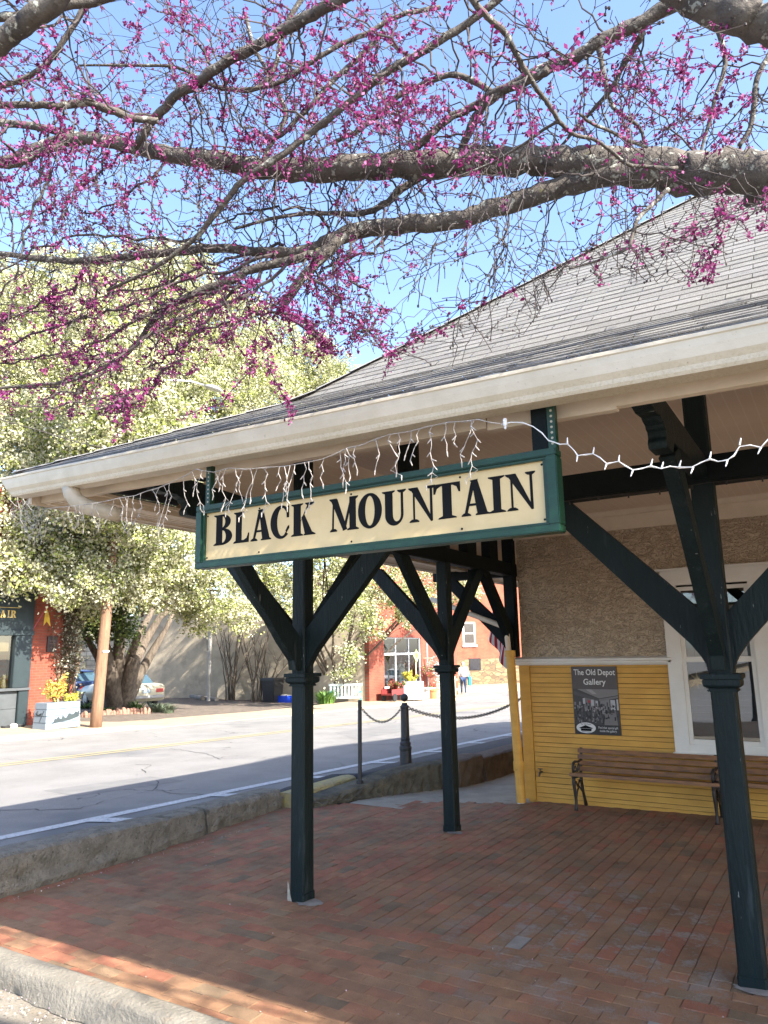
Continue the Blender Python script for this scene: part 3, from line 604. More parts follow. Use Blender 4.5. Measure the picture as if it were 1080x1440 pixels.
MW = [atY(x, y, yat(i)) for i, (x, y) in enumerate(mw)]
m = MB(); m.tube(MW, .0019, 6); m.tube([p+Vector((0, .004, .004*math.sin(i*2.6))) for i, p in enumerate(MW)], .0015, 5); m.build('cable', BULBI, IC, smooth=True)
dr = [(105, 24), (120, 36), (137, 22), (153, 36), (168, 44), (181, 20), (188, 36), (205, 63), (214, 24), (224, 34), (238, 66), (245, 44), (284, 54), (302, 22), (318, 52), (325, 66), (331, 40), (352, 44), (371, 58), (384, 80), (393, 28), (428, 46), (434, 62), (468, 62), (487, 40), (489, 58), (528, 44), (541, 60), (590, 45), (608, 76), (627, 40), (655, 40), (667, 74), (662, 58), (640, 30), (616, 48), (578, 34), (560, 54), (549, 26), (515, 60), (500, 34), (478, 44), (456, 36), (445, 56), (415, 60), (408, 34), (400, 52), (378, 40), (362, 64), (341, 56), (310, 36), (295, 48), (270, 30), (258, 48), (230, 52), (218, 46), (198, 40), (176, 46), (160, 30), (146, 44), (130, 34), (112, 30), (98, 28)]
xs_ = [p[0] for p in mw]
random.seed(21)
for dx, L_ in [q for i, q in enumerate(dr) if i % 4 != 3]:
    y0 = float(np.interp(dx, xs_, [p[1] for p in mw])); m = MB(); n = max(3, int(L_/9)); pts = []; x = dx
    for k in range(n+1):
        pts.append(atY(x, y0+L_*k/n, 2.632+random.uniform(-.006, .006))); x += random.uniform(-5.5, 5.5)
    m.tube(pts, .0017, 5)
    for k in range(1, n+1):
        if k == n or random.random() < .72:
            s = random.choice((-1, 1)); bulb(m, pts[k], (s*.7 if k < n else random.uniform(-.3, .3), random.uniform(-.3, .3), -random.uniform(.3, 1)), 1.0)
    if L_ > 50 and random.random() < .7:
        q = [pts[-2], pts[-2]+Vector((random.choice((-1, 1))*.025, 0, -.02)), pts[-2]+Vector((random.choice((-1, 1))*.03, 0, -.05))]; m.tube(q, .0014, 5); bulb(m, q[-1], (0, 0, -1), .95)
    m.build('strand', BULBI, IC)
# tangled end of the icicle string at the corner
IC2 = thing('icicle_lights', 'tangled bunch of icicle lights hanging off the gutter corner', 'string lights', (-4.4, 2.8, 2.6)); m = MB()
for k in range(16):
    x = random.uniform(14, 60); y = 694+random.uniform(0, 14); pts = []; d = random.uniform(2.7, 3.0); ln = random.uniform(30, 72)
    for j in range(6): pts.append(atY(x, y+ln*j/5, d)); x += random.uniform(-7, 7)
    m.tube(pts, .0016, 4)
    for p in pts[1:]:
        if random.random() < .6: bulb(m, p, (random.uniform(-1, 1), random.uniform(-1, 1), -.6), 1.0)
m.build('tangle', BULBI, IC2)
IC3 = thing('icicle_lights', 'icicle light string along the far left eave end, pale against the blossom', 'string lights', (-4.5, 4.0, 2.6))
pth = [Vector((-4.49, y, 2.665+ez-0.01*math.sin(y*5))) for y in np.linspace(2.8, 5.4, 16)]; m = MB(); m.tube(pth, .0025, 5); m.build('cable', BULBI, IC3)
for y in np.linspace(2.85, 5.3, 18):
    m = MB(); p = Vector((-4.49, y, 2.665+ez)); pts = [p.copy()]
    for j in range(random.randint(3, 6)): p = p+Vector((random.uniform(-.012, .012), random.uniform(-.02, .02), -.028)); pts.append(p.copy())
    m.tube(pts, .0015, 4); [bulb(m, q, (random.uniform(-1, 1), random.uniform(-1, 1), -.8), 1) for q in pts[1:] if random.random() < .7]; m.build('strand', BULBI, IC3)
DK = thing('dark_string_lights', 'thin dark light string stapled under the green eave beam', 'string lights', (-0.8, Y1-.08, 2.65)); m = MB()
pts = [Vector((x, Y1-0.072, 2.655+.006*math.sin(x*9))) for x in np.arange(-1.42, 0.3, .06)]; m.tube(pts, .003, 5)
for p in pts[1::3]: m.tube([p, p+Vector((0, 0, -.024))], .005, 6)
m.build('cable', IRON, DK)
# dark cord hanging behind the sign near the left post
HC = thing('hanging_cord', 'thin dark cord hanging down beside the left post', 'cord', tuple(atY(457, 780, 5.2))); m = MB(); m.tube([atY(456, 770, 5.2), atY(456, 800, 5.2), atY(454, 830, 5.2), atY(455, 868, 5.2)], .006, 5); m.tube([atY(457, 790, 5.21), atY(460, 820, 5.2), atY(463, 850, 5.22)], .005, 5); m.build('cord', mat('dark_red_cord', (.05, .012, .01)), HC)
# ================================================================== ground, street, paving
def zr(x, y): return 0.32 + 0.0156*max(x, -40) - 0.025*max(min(y, 62), -12)
def sheet(name, pts_fn, xs, ys, m, kind='structure'):
    mb = MB(); nx, ny = len(xs), len(ys)
    mb.add([(x, y, pts_fn(x, y)) for y in ys for x in xs], [(j*nx+i, j*nx+i+1, (j+1)*nx+i+1, (j+1)*nx+i) for j in range(ny-1) for i in range(nx-1)])
    return tag(mb.build(name, m, fixn=False, smooth=True), kind=kind)
EARTH = mat('dry_earth', (0.20, 0.16, 0.11), (0.13, 0.105, 0.075), 0.95, 3, 0.5, 14)
sheet('ground', lambda x, y: zr(x, y)-0.10 if x < -6.4 else min(zr(x, y)-0.10, -0.34), [-900, -300, -100, -60, -40, -30, -20, -15, -10, -6.5, -6.3, 0, 10, 40, 150, 900], [-600, -100, -30, -12, -4, 0, 5, 10, 20, 30, 40, 62, 90, 200, 600, 1500], EARTH)
def crack_extra(N, L, tc, col, mix, noise, ramp):
    nz = N.new('ShaderNodeTexNoise'); nz.inputs['Scale'].default_value = 1.2; nz.inputs['Detail'].default_value = 5; L.new(tc.outputs['Object'], nz.inputs['Vector'])
    av = N.new('ShaderNodeVectorMath'); av.operation = 'SCALE'; av.inputs[3].default_value = 1.3; L.new(nz.outputs['Color'], av.inputs[0])
    ad = N.new('ShaderNodeVectorMath'); L.new(tc.outputs['Object'], ad.inputs[0]); L.new(av.outputs[0], ad.inputs[1])
    vo = N.new('ShaderNodeTexVoronoi'); vo.feature = 'DISTANCE_TO_EDGE'; vo.inputs['Scale'].default_value = 0.32; L.new(ad.outputs[0], vo.inputs['Vector'])
    mu = N.new('ShaderNodeMath'); mu.operation = 'MULTIPLY'; L.new(ramp(vo.outputs['Distance'], 0.006, 0.002), mu.inputs[0]); L.new(ramp(noise(0.5, 2), 0.52, 0.60), mu.inputs[1])
    return mix(mu.outputs[0], col, (0.035, 0.034, 0.034))
ROAD = mat('worn_asphalt', (0.225, 0.212, 0.195), (0.180, 0.169, 0.155), 0.9, 1.1, 0.6, 150, spots=[((0.36, 0.35, 0.33), 95, 0.60, 0.08), ((0.08, 0.08, 0.08), 80, 0.63, 0.06), ((.13, .128, .125), .35, .57, .12)], extra=crack_extra)
yl = [-60, -14, -5, 0, 5, 10, 15, 20, 30, 40, 62, 90, 140]
sheet('road', lambda x, y: zr(x, y), [-17.2, -12.6, -5.90], yl, ROAD)
sheet('cross_street', lambda x, y: zr(x, y)-0.004, [-90, -40, -17.2], [40, 48, 62], ROAD)
WLINE = mat('worn_white_marking', (0.56, 0.55, 0.53), (0.40, 0.39, 0.375), 0.8, 25, 0.3, 150, spots=[((0.16, 0.155, 0.15), 38, 0.585, 0.06)])
YLINE = mat('worn_yellow_marking', (0.40, 0.32, 0.14), (0.28, 0.245, 0.14), 0.8, 20, 0.3, 150, spots=[((0.16, 0.155, 0.15), 30, 0.61, 0.08)])
def strip(mb, x0, x1, y0, y1, n=12):
    for k in range(n):
        a, b = y0+(y1-y0)*k/n, y0+(y1-y0)*(k+1)/n
        mb.quad((x0, a, zr(x0, a)+.006), (x1, a, zr(x1, a)+.006), (x1, b, zr(x1, b)+.006), (x0, b, zr(x0, b)+.006))
mb = MB(); strip(mb, -6.92, -6.755, -10, 60, 24)
for y in (1.55, 3.25, 5.12, 6.84, 8.55, 10.4, 12.2, 14.0, 15.8, 17.6, 19.4):
    a = Vector((-6.78, y, 0)); b = Vector((-6.03, y+.30, 0)); w = Vector((0, .115, 0))
    mb.add([(p.x, p.y, zr(p.x, p.y)+.010) for p in (a-w, b-w, b+w, a+w)], [(0, 1, 2, 3)])
tag(mb.build('edge_marking', WLINE, fixn=False), kind='structure')
mb = MB(); strip(mb, -12.78, -12.67, -12, 62, 14); strip(mb, -12.50, -12.39, -12, 62, 14); tag(mb.build('centre_marking', YLINE, fixn=False), kind='structure')
def onroad(px, py):
    d = ray(px, py); t = (.32-EYE.z)/(d.z-.0156*d.x+.025*d.y); return EYE+d*t
CRK = mat('road_crack', (.035, .034, .034), (.05, .048, .046), .95, 20)
def crack(pts, w):
    P = [onroad(*p) for p in pts]; Q = []
    for a, b in zip(P, P[1:]):
        n = max(2, int((b-a).length/.12)); Q += [a.lerp(b, k/n)+Vector((random.gauss(0, .02), random.gauss(0, .02), 0)) for k in range(n)]
    Q.append(P[-1]); mb = MB()
    L_ = [(q+Vector((0, w*random.uniform(.4, 1), .004)), q+Vector((0, -w*random.uniform(.4, 1), .004))) for q in Q]
    mb.add([p for l in L_ for p in l], [(2*i, 2*i+1, 2*i+3, 2*i+2) for i in range(len(L_)-1)]); tag(mb.build('road_crack', CRK, fixn=False), kind='structure')
crack([(-20, 1140), (60, 1139), (110, 1138), (150, 1127), (190, 1117), (218, 1111), (222, 1103), (220, 1098)], .016)
crack([(218, 1111), (240, 1116), (285, 1118), (330, 1113)], .010); crack([(190, 1075), (215, 1076), (200, 1082), (205, 1087)], .012); crack([(240, 1053), (290, 1060), (310, 1068)], .012)
for pts in ([(60, 1112), (210, 1092), (262, 1098), (110, 1120)], [(470, 1030), (560, 1018), (585, 1026), (500, 1040)]):
    P = [onroad(*p)+Vector((0, 0, .003)) for p in pts]; mb = MB(); mb.add(P, [(0, 1, 2, 3)]); tag(mb.build('road_patch', mat('asphalt_patch', (.185, .176, .165), (.15, .143, .135), .9, 3, .6, 150), fixn=False), kind='structure')
# far pavement with kerb, car lot
WALKM = mat('pale_pavement', (0.37, 0.29, 0.185), (0.29, 0.225, 0.145), 0.9, 2, 0.35, 60, spots=[((0.25, 0.20, 0.13), 9, 0.62, 0.1)])
mb = MB(); ys = [-14, -5, 0, 5, 10, 14, 15.6, 22, 28, 33, 40]
prof = lambda y: [(-17.2, zr(-17.2, y)+.005-.05), (-17.22, zr(-17.2, y)+.13), (-17.36, zr(-17.2, y)+.135), (-17.37, zr(-17.2, y)+.128), (-19.6, zr(-17.2, y)+.16), (-19.7, zr(-17.2, y)-.1)]
P = [[(x, y, z) for x, z in (prof(y) if y < 15.6 or y > 27 else [(-17.2, zr(-17.2, y)-.05), (-17.22, zr(-17.2, y)+.012), (-17.36, zr(-17.2, y)+.02), (-17.37, zr(-17.2, y)+.02), (-19.6, zr(-17.2, y)+.05), (-19.7, zr(-17.2, y)-.1)])] for y in ys]
mb.add([p for r_ in P for p in r_], [(j*6+i, j*6+i+1, (j+1)*6+i+1, (j+1)*6+i) for j in range(len(ys)-1) for i in range(5)])
tag(mb.build('pavement', WALKM, fixn=False), kind='structure')
GRAV = mat('gravel_lot', (0.15, 0.115, 0.085), (0.085, 0.064, 0.047), 0.95, 4, 0.8, 25, spots=[((0.26, 0.22, 0.17), 22, 0.62, 0.06), ((0.10, 0.075, 0.05), 12, 0.62, 0.08)])
def zlot(x, y): return zr(-18, y)+.055 + 0.012*(-19-x)
sheet('car_lot', lambda x, y: zlot(x, y) + (0.03*math.sin(x*1.7+y)*math.sin(y*1.3) if x < -20 else 0), list(np.linspace(-45, -19.4, 22)), list(np.linspace(13.7, 28.9, 18)), GRAV)
sheet('lawn_strip', lambda x, y: zr(x, y)-.02, [-90, -40, -20], [61.9, 80, 140], EARTH)
# low rough concrete wall on the near side of the street
CONC = mat('rough_concrete', (0.265, 0.235, 0.185), (0.17, 0.15, 0.115), 0.95, 9, 1.0, 36, spots=[((0.27, 0.25, 0.20), 60, 0.60, 0.06), ((0.07, 0.06, 0.045), 42, 0.62, 0.05), ((0.085, 0.08, 0.05), 4, 0.56, 0.14)], bdist=0.05)
def rough_wall(name, path, label, th=0.30, m=CONC, amp=0.012, sub=10, cat='wall'):
    """path: (x, y, base z, top z); thickness to the left (-x side)"""
    pts = []
    for a, b in zip(path, path[1:]):
        for k in range(sub): t = k/sub; pts.append([a[i]*(1-t)+b[i]*t for i in range(4)])
    pts.append(list(path[-1])); mb = MB(); rg = random.Random(len(pts)); secs = []
    for i, (x, y, zb, zt) in enumerate(pts):
        j = lambda s=1: rg.uniform(-amp, amp)*s
        h = zt-zb
        secs.append([(x+j(1.6)-.02, y, zb-.15), (x+.015+j(1.8), y, zb+h*.10), (x+j(1.2), y, zb+h*.35), (x+j(), y, zb+h*.7), (x-.012+j(.5), y, zt-.02+j(.3)), (x-.04+j(.5), y, zt+j(.4)), (x-th*.5, y, zt+.004+j(.4)), (x-th+.03, y, zt-.005), (x-th, y, zt-.03), (x-th, y, zb-.15)])
    k = len(secs[0]); mb.add([p for s in secs for p in s], [(i*k+j, i*k+j+1, (i+1)*k+j+1, (i+1)*k+j) for i in range(len(secs)-1) for j in range(k-1)])
    mb.add(secs[0], [tuple(range(k))]); mb.add(secs[-1], [tuple(range(k-1, -1, -1))])
    o = mb.build(name, m, smooth=False); return tag(o, label, cat)
rough_wall('kerb_wall', [(-5.56, 1.6, 0, .32), (-5.57, 3.5, 0, .285), (-5.60, 4.8, 0, .245), (-5.70, 5.62, 0, .20)], 'thick rough concrete kerb wall along the street left of the posts', .34)
rough_wall('kerb_wall', [(-5.715, 5.66, 0, .198), (-5.80, 6.4, 0, .18), (-5.88, 7.02, -.02, .155)], 'shorter rough concrete kerb wall past the crack, ending behind the left post', .34)
YK = mat('worn_yellow_kerb', (0.42, 0.33, 0.12), (0.30, 0.25, 0.14), 0.9, 14, 0.7, 40, spots=[((0.2, 0.18, 0.13), 18, 0.58, 0.1)])
rough_wall('kerb_stone', [(-5.74, 7.10, -.05, .105), (-5.74, 7.7, -.05, .115), (-5.70, 8.35, -.05, .13)], 'worn yellow painted kerb stone beside the thin post', .26, YK, .008, 8, 'kerb')
rough_wall('retaining_wall', [(-5.60, 7.12, -.03, .03), (-5.42, 7.6, -.03, .06), (-5.22, 8.05, -.05, .13), (-5.05, 8.4, -.06, .215), (-4.80, 8.85, -.07, .27), (-4.62, 9.12, -.08, .275)], 'low mossy stone retaining wall curving behind the middle post', .36, mat('mossy_stone', (0.135, 0.115, 0.075), (0.055, 0.048, 0.035), 0.95, 5, 0.9, 22, spots=[((0.06, 0.055, 0.04), 14, 0.58, 0.1)], bdist=.03), .022)
BRST = mat('brown_stone', (0.15, 0.105, 0.07), (0.09, 0.062, 0.042), 0.9, 6, 0.8, 20)
rough_wall('stone_block', [(-4.575, 9.17, -.09, .285), (-4.50, 9.75, -.10, .30)], 'brown topped stone block right of the middle post', .36, BRST, .02, 6, 'stone block')
rough_wall('stone_block', [(-4.50, 9.80, -.10, .25), (-4.47, 10.6, -.12, .25), (-4.44, 13.5, -.16, .23)], 'long low stone block reaching behind the yellow standpipe', .36, BRST, .018, 8, 'stone block')
BERM = mat('dark_asphalt_kerb', (0.055, 0.054, 0.053), (0.035, 0.035, 0.035), 0.9, 9, 0.6, 60)
mb = MB(); bp_ = [(-5.98, 7.0, .06), (-5.98, 7.4, .09), (-5.94, 8.3, .115), (-5.62, 8.5, .12), (-5.40, 8.75, .14), (-5.15, 9.1, .165), (-4.95, 9.6, .18), (-4.85, 10.5, .16), (-4.80, 13.5, .10), (-4.78, 20, -.05)]
secs = []
for x, y, z in bp_: secs.append([(x+.05, y, z-.12), (x, y, z), (x-.12, y, z+.02), (min(x-.20, -5.96), y, z*.6+zr(-6.2, y)*.4), (min(x-.30, -6.08), y, zr(-6.08, y)-.003)])
mb.add([p for s in secs for p in s], [(i*5+j, i*5+j+1, (i+1)*5+j+1, (i+1)*5+j) for i in range(len(secs)-1) for j in range(4)]); tag(mb.build('asphalt_kerb', BERM, fixn=False, smooth=True), kind='structure')
# concrete pad
PAD = mat('pale_concrete_pad', (0.40, 0.345, 0.26), (0.31, 0.265, 0.20), 0.9, 4, 0.4, 60, spots=[((0.09, 0.085, 0.075), 3.2, 0.66, 0.05)])
sheet('concrete_pad', lambda x, y: -0.050-0.012*(y-8), [-5.3, -4.2, -3.2], [7.6, 9, 11, 14, 20], PAD)
mb = MB(); q = atZ(722, 1108, -.08); mb.lathe((q.x, q.y, -.0945), [(.20, 0), (.20, .012), (.17, .016), (.0, .016)], 24); tag(mb.build('drain_cover', mat('dark_iron_lid', (.06, .06, .062), (.04, .04, .04), .6, 30)), 'dark round drain cover in the pale concrete beside the standpipe', 'drain cover')
# brick paving: every brick laid as geometry in one surface
BRK = mat('paving_brick', (1, 1, 1), (0.70, 0.67, 0.64), 0.85, 9, 0.5, 120, attr=True, contrast=(0.3, 0.7), spots=[((0.10, 0.075, 0.06), 60, 0.67, 0.05)])
def eff_extra(N, L, tc, col, mix, noise, ramp):
    ds = N.new('ShaderNodeVectorMath'); ds.operation = 'DISTANCE'; ds.inputs[1].default_value = (-1.35, 5.0, 0); L.new(tc.outputs['Object'], ds.inputs[0])
    m1 = N.new('ShaderNodeMath'); m1.operation = 'MULTIPLY'; L.new(ramp(ds.outputs['Value'], 1.9, 0.4), m1.inputs[0]); L.new(ramp(noise(4.5, 6, .8), .50, .62), m1.inputs[1])
    sc = N.new('ShaderNodeMapRange'); sc.inputs[1].default_value = .35; sc.inputs[2].default_value = .65; sc.inputs[3].default_value = .74; sc.inputs[4].default_value = 1.12; L.new(noise(1.3, 5, .7), sc.inputs[0])
    col = mix(1.0, col, sc.outputs[0], 'MULTIPLY')
    return mix(m1.outputs[0], col, (0.31, 0.26, 0.215))
MATS.pop('paving_brick'); BRK = mat('paving_brick', (1, 1, 1), (0.70, 0.67, 0.64), 0.85, 9, 0.5, 120, attr=True, contrast=(0.3, 0.7), spots=[((0.10, 0.075, 0.06), 60, 0.67, 0.05)], extra=eff_extra)
def inside(p, poly):
    x, y = p; r_ = False; n = len(poly)
    for i in range(n):
        (x0, y0), (x1, y1) = poly[i], poly[(i+1) % n]
        if (y0 > y) != (y1 > y) and x < (x1-x0)*(y-y0)/(y1-y0)+x0: r_ = not r_
    return r_
POLY = [(-5.72, 2.82), (4.2, 2.74), (4.2, 8.72), (-3.3, 8.72), (-3.42, 8.50), (-4.3, 8.14), (-4.9, 8.06), (-5.28, 7.72), (-5.62, 7.15), (-5.95, 7.1), (-5.6, 4.9)]
PAL = [(0.398, 0.156, 0.082), (0.369, 0.171, 0.088), (0.353, 0.187, 0.094), (0.33, 0.184, 0.096), (0.315, 0.171, 0.088), (0.291, 0.183, 0.1), (0.253, 0.169, 0.096)]
mb = MB(); rg = random.Random(11)
def brick(cx, cy, lx, ly):
    if not inside((cx, cy), POLY): return
    redness = 1/(1+math.exp((cx+2.9)*1.6)); w = [.5+1.7*redness, 1.3+1.2*redness, 1.8, 1.9-.6*redness, 1.8-.7*redness, .7, .26]
    c = rg.choices(PAL, w)[0]; s = rg.uniform(.90, 1.09)
    if cx > -2.2 and cy < 5.4 and rg.random() < .035: c = (.36, .33, .29)
    mb.cur = (c[0]*s, c[1]*s, c[2]*s)
    g = .0019; hx, hy = lx/2-g*rg.uniform(.4, 1.2), ly/2-g*rg.uniform(.4, 1.2); bv = .0032
    z = gz(cx, cy)+rg.uniform(-.0018, .0018); ax, ay = rg.uniform(-.008, .008), rg.uniform(-.008, .008); rot = rg.uniform(-.012, .012)
    dx, dy = rg.uniform(-.002, .002), rg.uniform(-.002, .002)
    def P(a, b_, h): x = a*math.cos(rot)-b_*math.sin(rot); y = a*math.sin(rot)+b_*math.cos(rot); return (cx+dx+x, cy+dy+y, z+h+ax*x+ay*y)
    vs = [P(a, b_, -.02) for a, b_ in ((-hx, -hy), (hx, -hy), (hx, hy), (-hx, hy))]+[P(a, b_, -bv*.7) for a, b_ in ((-hx, -hy), (hx, -hy), (hx, hy), (-hx, hy))]+[P(a, b_, 0) for a, b_ in ((-hx+bv, -hy+bv), (hx-bv, -hy+bv), (hx-bv, hy-bv), (-hx+bv, hy-bv))]
    mb.add(vs, [(8, 9, 10, 11)]+[(i, (i+1) % 4, (i+1) % 4+4, i+4) for i in range(4)]+[(i+4, (i+1) % 4+4, (i+1) % 4+8, i+8) for i in range(4)])
L_, Wd = .205, .102
yB = 4.34
row = 0; y = 2.70
while y+Wd/2 < yB:
    x = -6.2+(row % 2)*L_/2+rg.uniform(-.01, .01)
    while x < 4.2: brick(x, y+Wd/2, L_, Wd); x += L_
    y += Wd; row += 1
y0 = y; colk = 0; x = -6.2
while x < 4.2:
    yy = y0-(colk % 2)*0; n0 = y0+L_/2
    if colk % 2: brick(x+Wd/2, y0+L_/4, Wd, L_/2); n0 = y0+L_
    while n0 < 8.9: brick(x+Wd/2, n0, Wd, L_); n0 += L_
    x += Wd; colk += 1
tag(mb.build('brick_paving', BRK, fixn=False), kind='structure')
mb = MB(); mb.add([(x, y, gz(x, y)-.0048) for x, y in POLY], [tuple(t) for t in tessellate_polygon([[Vector((x, y, 0)) for x, y in POLY]])]); tag(mb.build('sand_bed', mat('joint_sand', (.24, .175, .125), (.16, .115, .085), .95, 40, .4, 200)), kind='structure')
# near kerb, gutter and the pavement in the lower left corner
NK = mat('near_kerb_concrete', (0.23, 0.205, 0.16), (0.175, 0.155, 0.12), 0.9, 5, 0.7, 45, spots=[((0.20, 0.165, 0.12), 11, 0.60, 0.09), ((0.29, 0.265, 0.215), 30, 0.66, 0.05)])
mb = MB(); rg2 = random.Random(3); secs = []
for x in np.arange(-7.0, 5.01, .03):
    ph = [0]
    def j(s, ph=ph, x=x): ph[0] += 1; q = ph[0]; return s*(.5*math.sin(x*3.1+q*2.3)+.35*math.sin(x*8.3+q*4.1)+.25*math.sin(x*19.7+q*1.7)+.18*math.sin(x*43+q*5))
    y0 = 2.862-.035*(x+4.65)/1.8*.55; g = gz(x, 2.85)
    secs.append([(x, y0+j(.006), g-.03), (x, y0-.006+j(.005), g+.012+j(.002)), (x, y0-.03, g+.020+j(.002)), (x, y0-.095, g+.018+j(.003)), (x, y0-.142+j(.004), g+.010+j(.002)), (x, y0-.154+j(.006), g-.006+j(.003)), (x, y0-.166+j(.012), g-.05+j(.012)), (x, y0-.19+j(.025), g-.105)])
mb.add([p for s in secs for p in s], [(i*8+k, i*8+k+1, (i+1)*8+k+1, (i+1)*8+k) for i in range(len(secs)-1) for k in range(7)]); tag(mb.build('near_kerb', NK, fixn=False, smooth=True), kind='structure')
FP = mat('front_pavement_concrete', (0.24, 0.21, 0.165), (0.185, 0.16, 0.12), 0.9, 3, 0.5, 60, spots=[((0.22, 0.18, 0.13), 6, 0.62, 0.1)])
sheet('front_pavement', lambda x, y: -.105+gz(x, 2.8)*.5, [-6.2, -4, -2, 0, 3, 8, 16], [0.7, 1.5, 2.3, 2.70], FP)
# car park behind the viewer (mirrored in the depot window)
sheet('parking_lot', lambda x, y: -.135+gz(x, 2.8)*.3, [-6.25, 0, 10, 40], [-60, -30, -10, -0.6], mat('lot_asphalt', (0.22, 0.21, 0.20), (0.17, 0.165, 0.16), .9, 1.5, .3, 120))
mb = MB()
for k in range(9):
    y = -5-k*2.7; mb.quad((-6.0, y, -.12+gz(-6, 2.8)*.3), (-1.0, y-.9, -.12+gz(-1, 2.8)*.3), (-1.0, y-.78, -.12+gz(-1, 2.8)*.3), (-6.0, y+.12, -.12+gz(-6, 2.8)*.3))
tag(mb.build('lot_marking', WLINE, fixn=False), kind='structure')
MULCH = mat('dark_mulch', (.06, .042, .03), (.03, .022, .016), .95, 12, .8, 40)
sheet('planting_bed', lambda x, y: -.10+gz(x, 2.8)*.5+.05*math.sin(x*2+y*3)*math.sin(y*2.1), list(np.linspace(-6.0, 4, 24)), list(np.linspace(-2.6, .72, 10)), MULCH)
bpo = (-2.05, -3.1, -.14); t = thing('lamp_post', 'slim black iron lamp post mirrored in the depot window', 'lamp post', bpo); mb = MB(); mb.lathe(bpo, [(.12, 0), (.12, .08), (.08, .12), (.06, .6), (.05, .65), (.04, 2.6), (.06, 2.62), (.03, 2.7)], 12); mb.build('shaft', mat('lamp_post_black', (.015, .015, .016)), t); mb = MB(); mb.lathe(Vector(bpo)+Vector((0, 0, 2.7)), [(.06, 0), (.14, .32), (.17, .34), (.02, .5)], 8); mb.build('lantern', mat('frosted_lantern', (.6, .58, .52)), t)
# fallen petals
pn = 900; px_ = RNG.uniform(-5.4, -1.0, pn); py_ = 2.60+RNG.normal(0, .05, pn)
P = np.stack([px_, py_, np.array([-.10+gz(a, 2.8)*.5 for a in px_])+.012], 1)
pn2 = 120; bx = RNG.uniform(-5.4, 1, pn2); by = RNG.uniform(2.9, 8.2, pn2); P2_ = np.stack([bx, by, np.array([gz(a, b_) for a, b_ in zip(bx, by)])+.006], 1)
P2_ = P2_[[inside((a, b_), POLY) for a, b_, _ in P2_]]
pk = 120; kx = RNG.uniform(-5.5, -5.45, pk); ky = RNG.uniform(3.2, 6, pk); P3_ = np.stack([kx+RNG.normal(0, .02, pk), ky, np.array([gz(a, b_) for a, b_ in zip(kx, ky)])+.006], 1)
PP = np.concatenate([P, P2_, P3_]); V = rand_quads(PP, .009, 1.0); cc = np.array([[.50, .44, .42], [.44, .30, .36], [.40, .34, .27], [.18, .11, .07]])[RNG.choice(4, len(PP), p=[.5, .2, .15, .15])]
tag(quads_mesh('fallen_petals', V, cc, mat('petal_litter', (1, 1, 1), (.9, .9, .9), .8, attr=True)), 'pale petals fallen along the near kerb and over the bricks', 'petals', None, 'stuff')
# a few dry leaves on the bricks
mb = MB(); LV = mat('dry_leaf', (.22, .10, .04), (.12, .06, .03), .8, 30)
for (px, py) in ((852, 1263),): pass
for (px, py) in ((640, 1150), (932, 1160), (868, 1215), (932, 1155), (200, 1250), (960, 1182), (672, 1134)):
    q = atZ(px, py, 0); q.z = gz(q.x, q.y)+.006; a = random.uniform(0, 6.28); u = Vector((math.cos(a), math.sin(a), .15))*.035; v = Vector((-math.sin(a), math.cos(a), .3))*.016
    mb = MB(); mb.add([q-u, q+v*.9, q+u, q-v], [(0, 1, 2), (0, 2, 3)]); tag(mb.build('dry_leaf', LV, fixn=False), 'small curled dry leaf lying on the bricks', 'leaf', 'dry leaves on the bricks')
# ------------------------------------------------------------------ bollards and chains
BOL = mat('black_bollard_paint', (0.020, 0.021, 0.023), (0.03, 0.03, 0.032), 0.45, 20, .2, 60)
q0 = atZ(506, 1102, .115); q1 = atZ(571, 1087, .12)
def H(px, py, q):   # height of the pixel above point q, in its own camera depth
    k = proj(q)[2]; return q.z + (q.z*0) + (proj(q)[1]-py)*k/CF*1.0
h0 = H(514, 988, q0)-q0.z; h1 = H(572, 977, q1)-q1.z
T0 = thing('thin_post', 'thin plain black metal post with a chain at its top', 'bollard', q0)
mb = MB(); mb.tube([q0-Vector((0, 0, .1)), q0+Vector((.0, .02, h0))], .026, 12); mb.build('shaft', BOL, T0, smooth=False)
mb = MB(); mb.lathe(q0, [(.045, -.02), (.045, .045), (.03, .05)], 12); mb.build('sleeve', BOL, T0)
T1 = thing('ball_bollard', 'black ornamental bollard with a ball top and thick base', 'bollard', q1)
s = h1; r_ = .06
mb = MB(); mb.lathe(q1, [(r_*1.5, -.1), (r_*1.5, 0), (r_*1.42, .02), (r_*1.32, s*.27), (r_*1.42, s*.30), (r_*1.42, s*.325), (r_*1.2, s*.34), (r_*1.28, s*.37), (r_*1.0, s*.40), (r_*1.1, s*.42), (r_*.98, s*.44), (r_*.92, s*.80), (r_*1.05, s*.815), (r_*1.05, s*.83), (r_*.75, s*.845), (r_*.6, s*.87)], 20); mb.build('shaft', BOL, T1, smooth=False)
mb = MB(); mb.lathe(q1+Vector((0, 0, s*.935)), [(.054*math.cos(a), .054*math.sin(a)) for a in np.linspace(-1.5, 1.5, 12)], 18); mb.build('ball', BOL, T1, smooth=True)
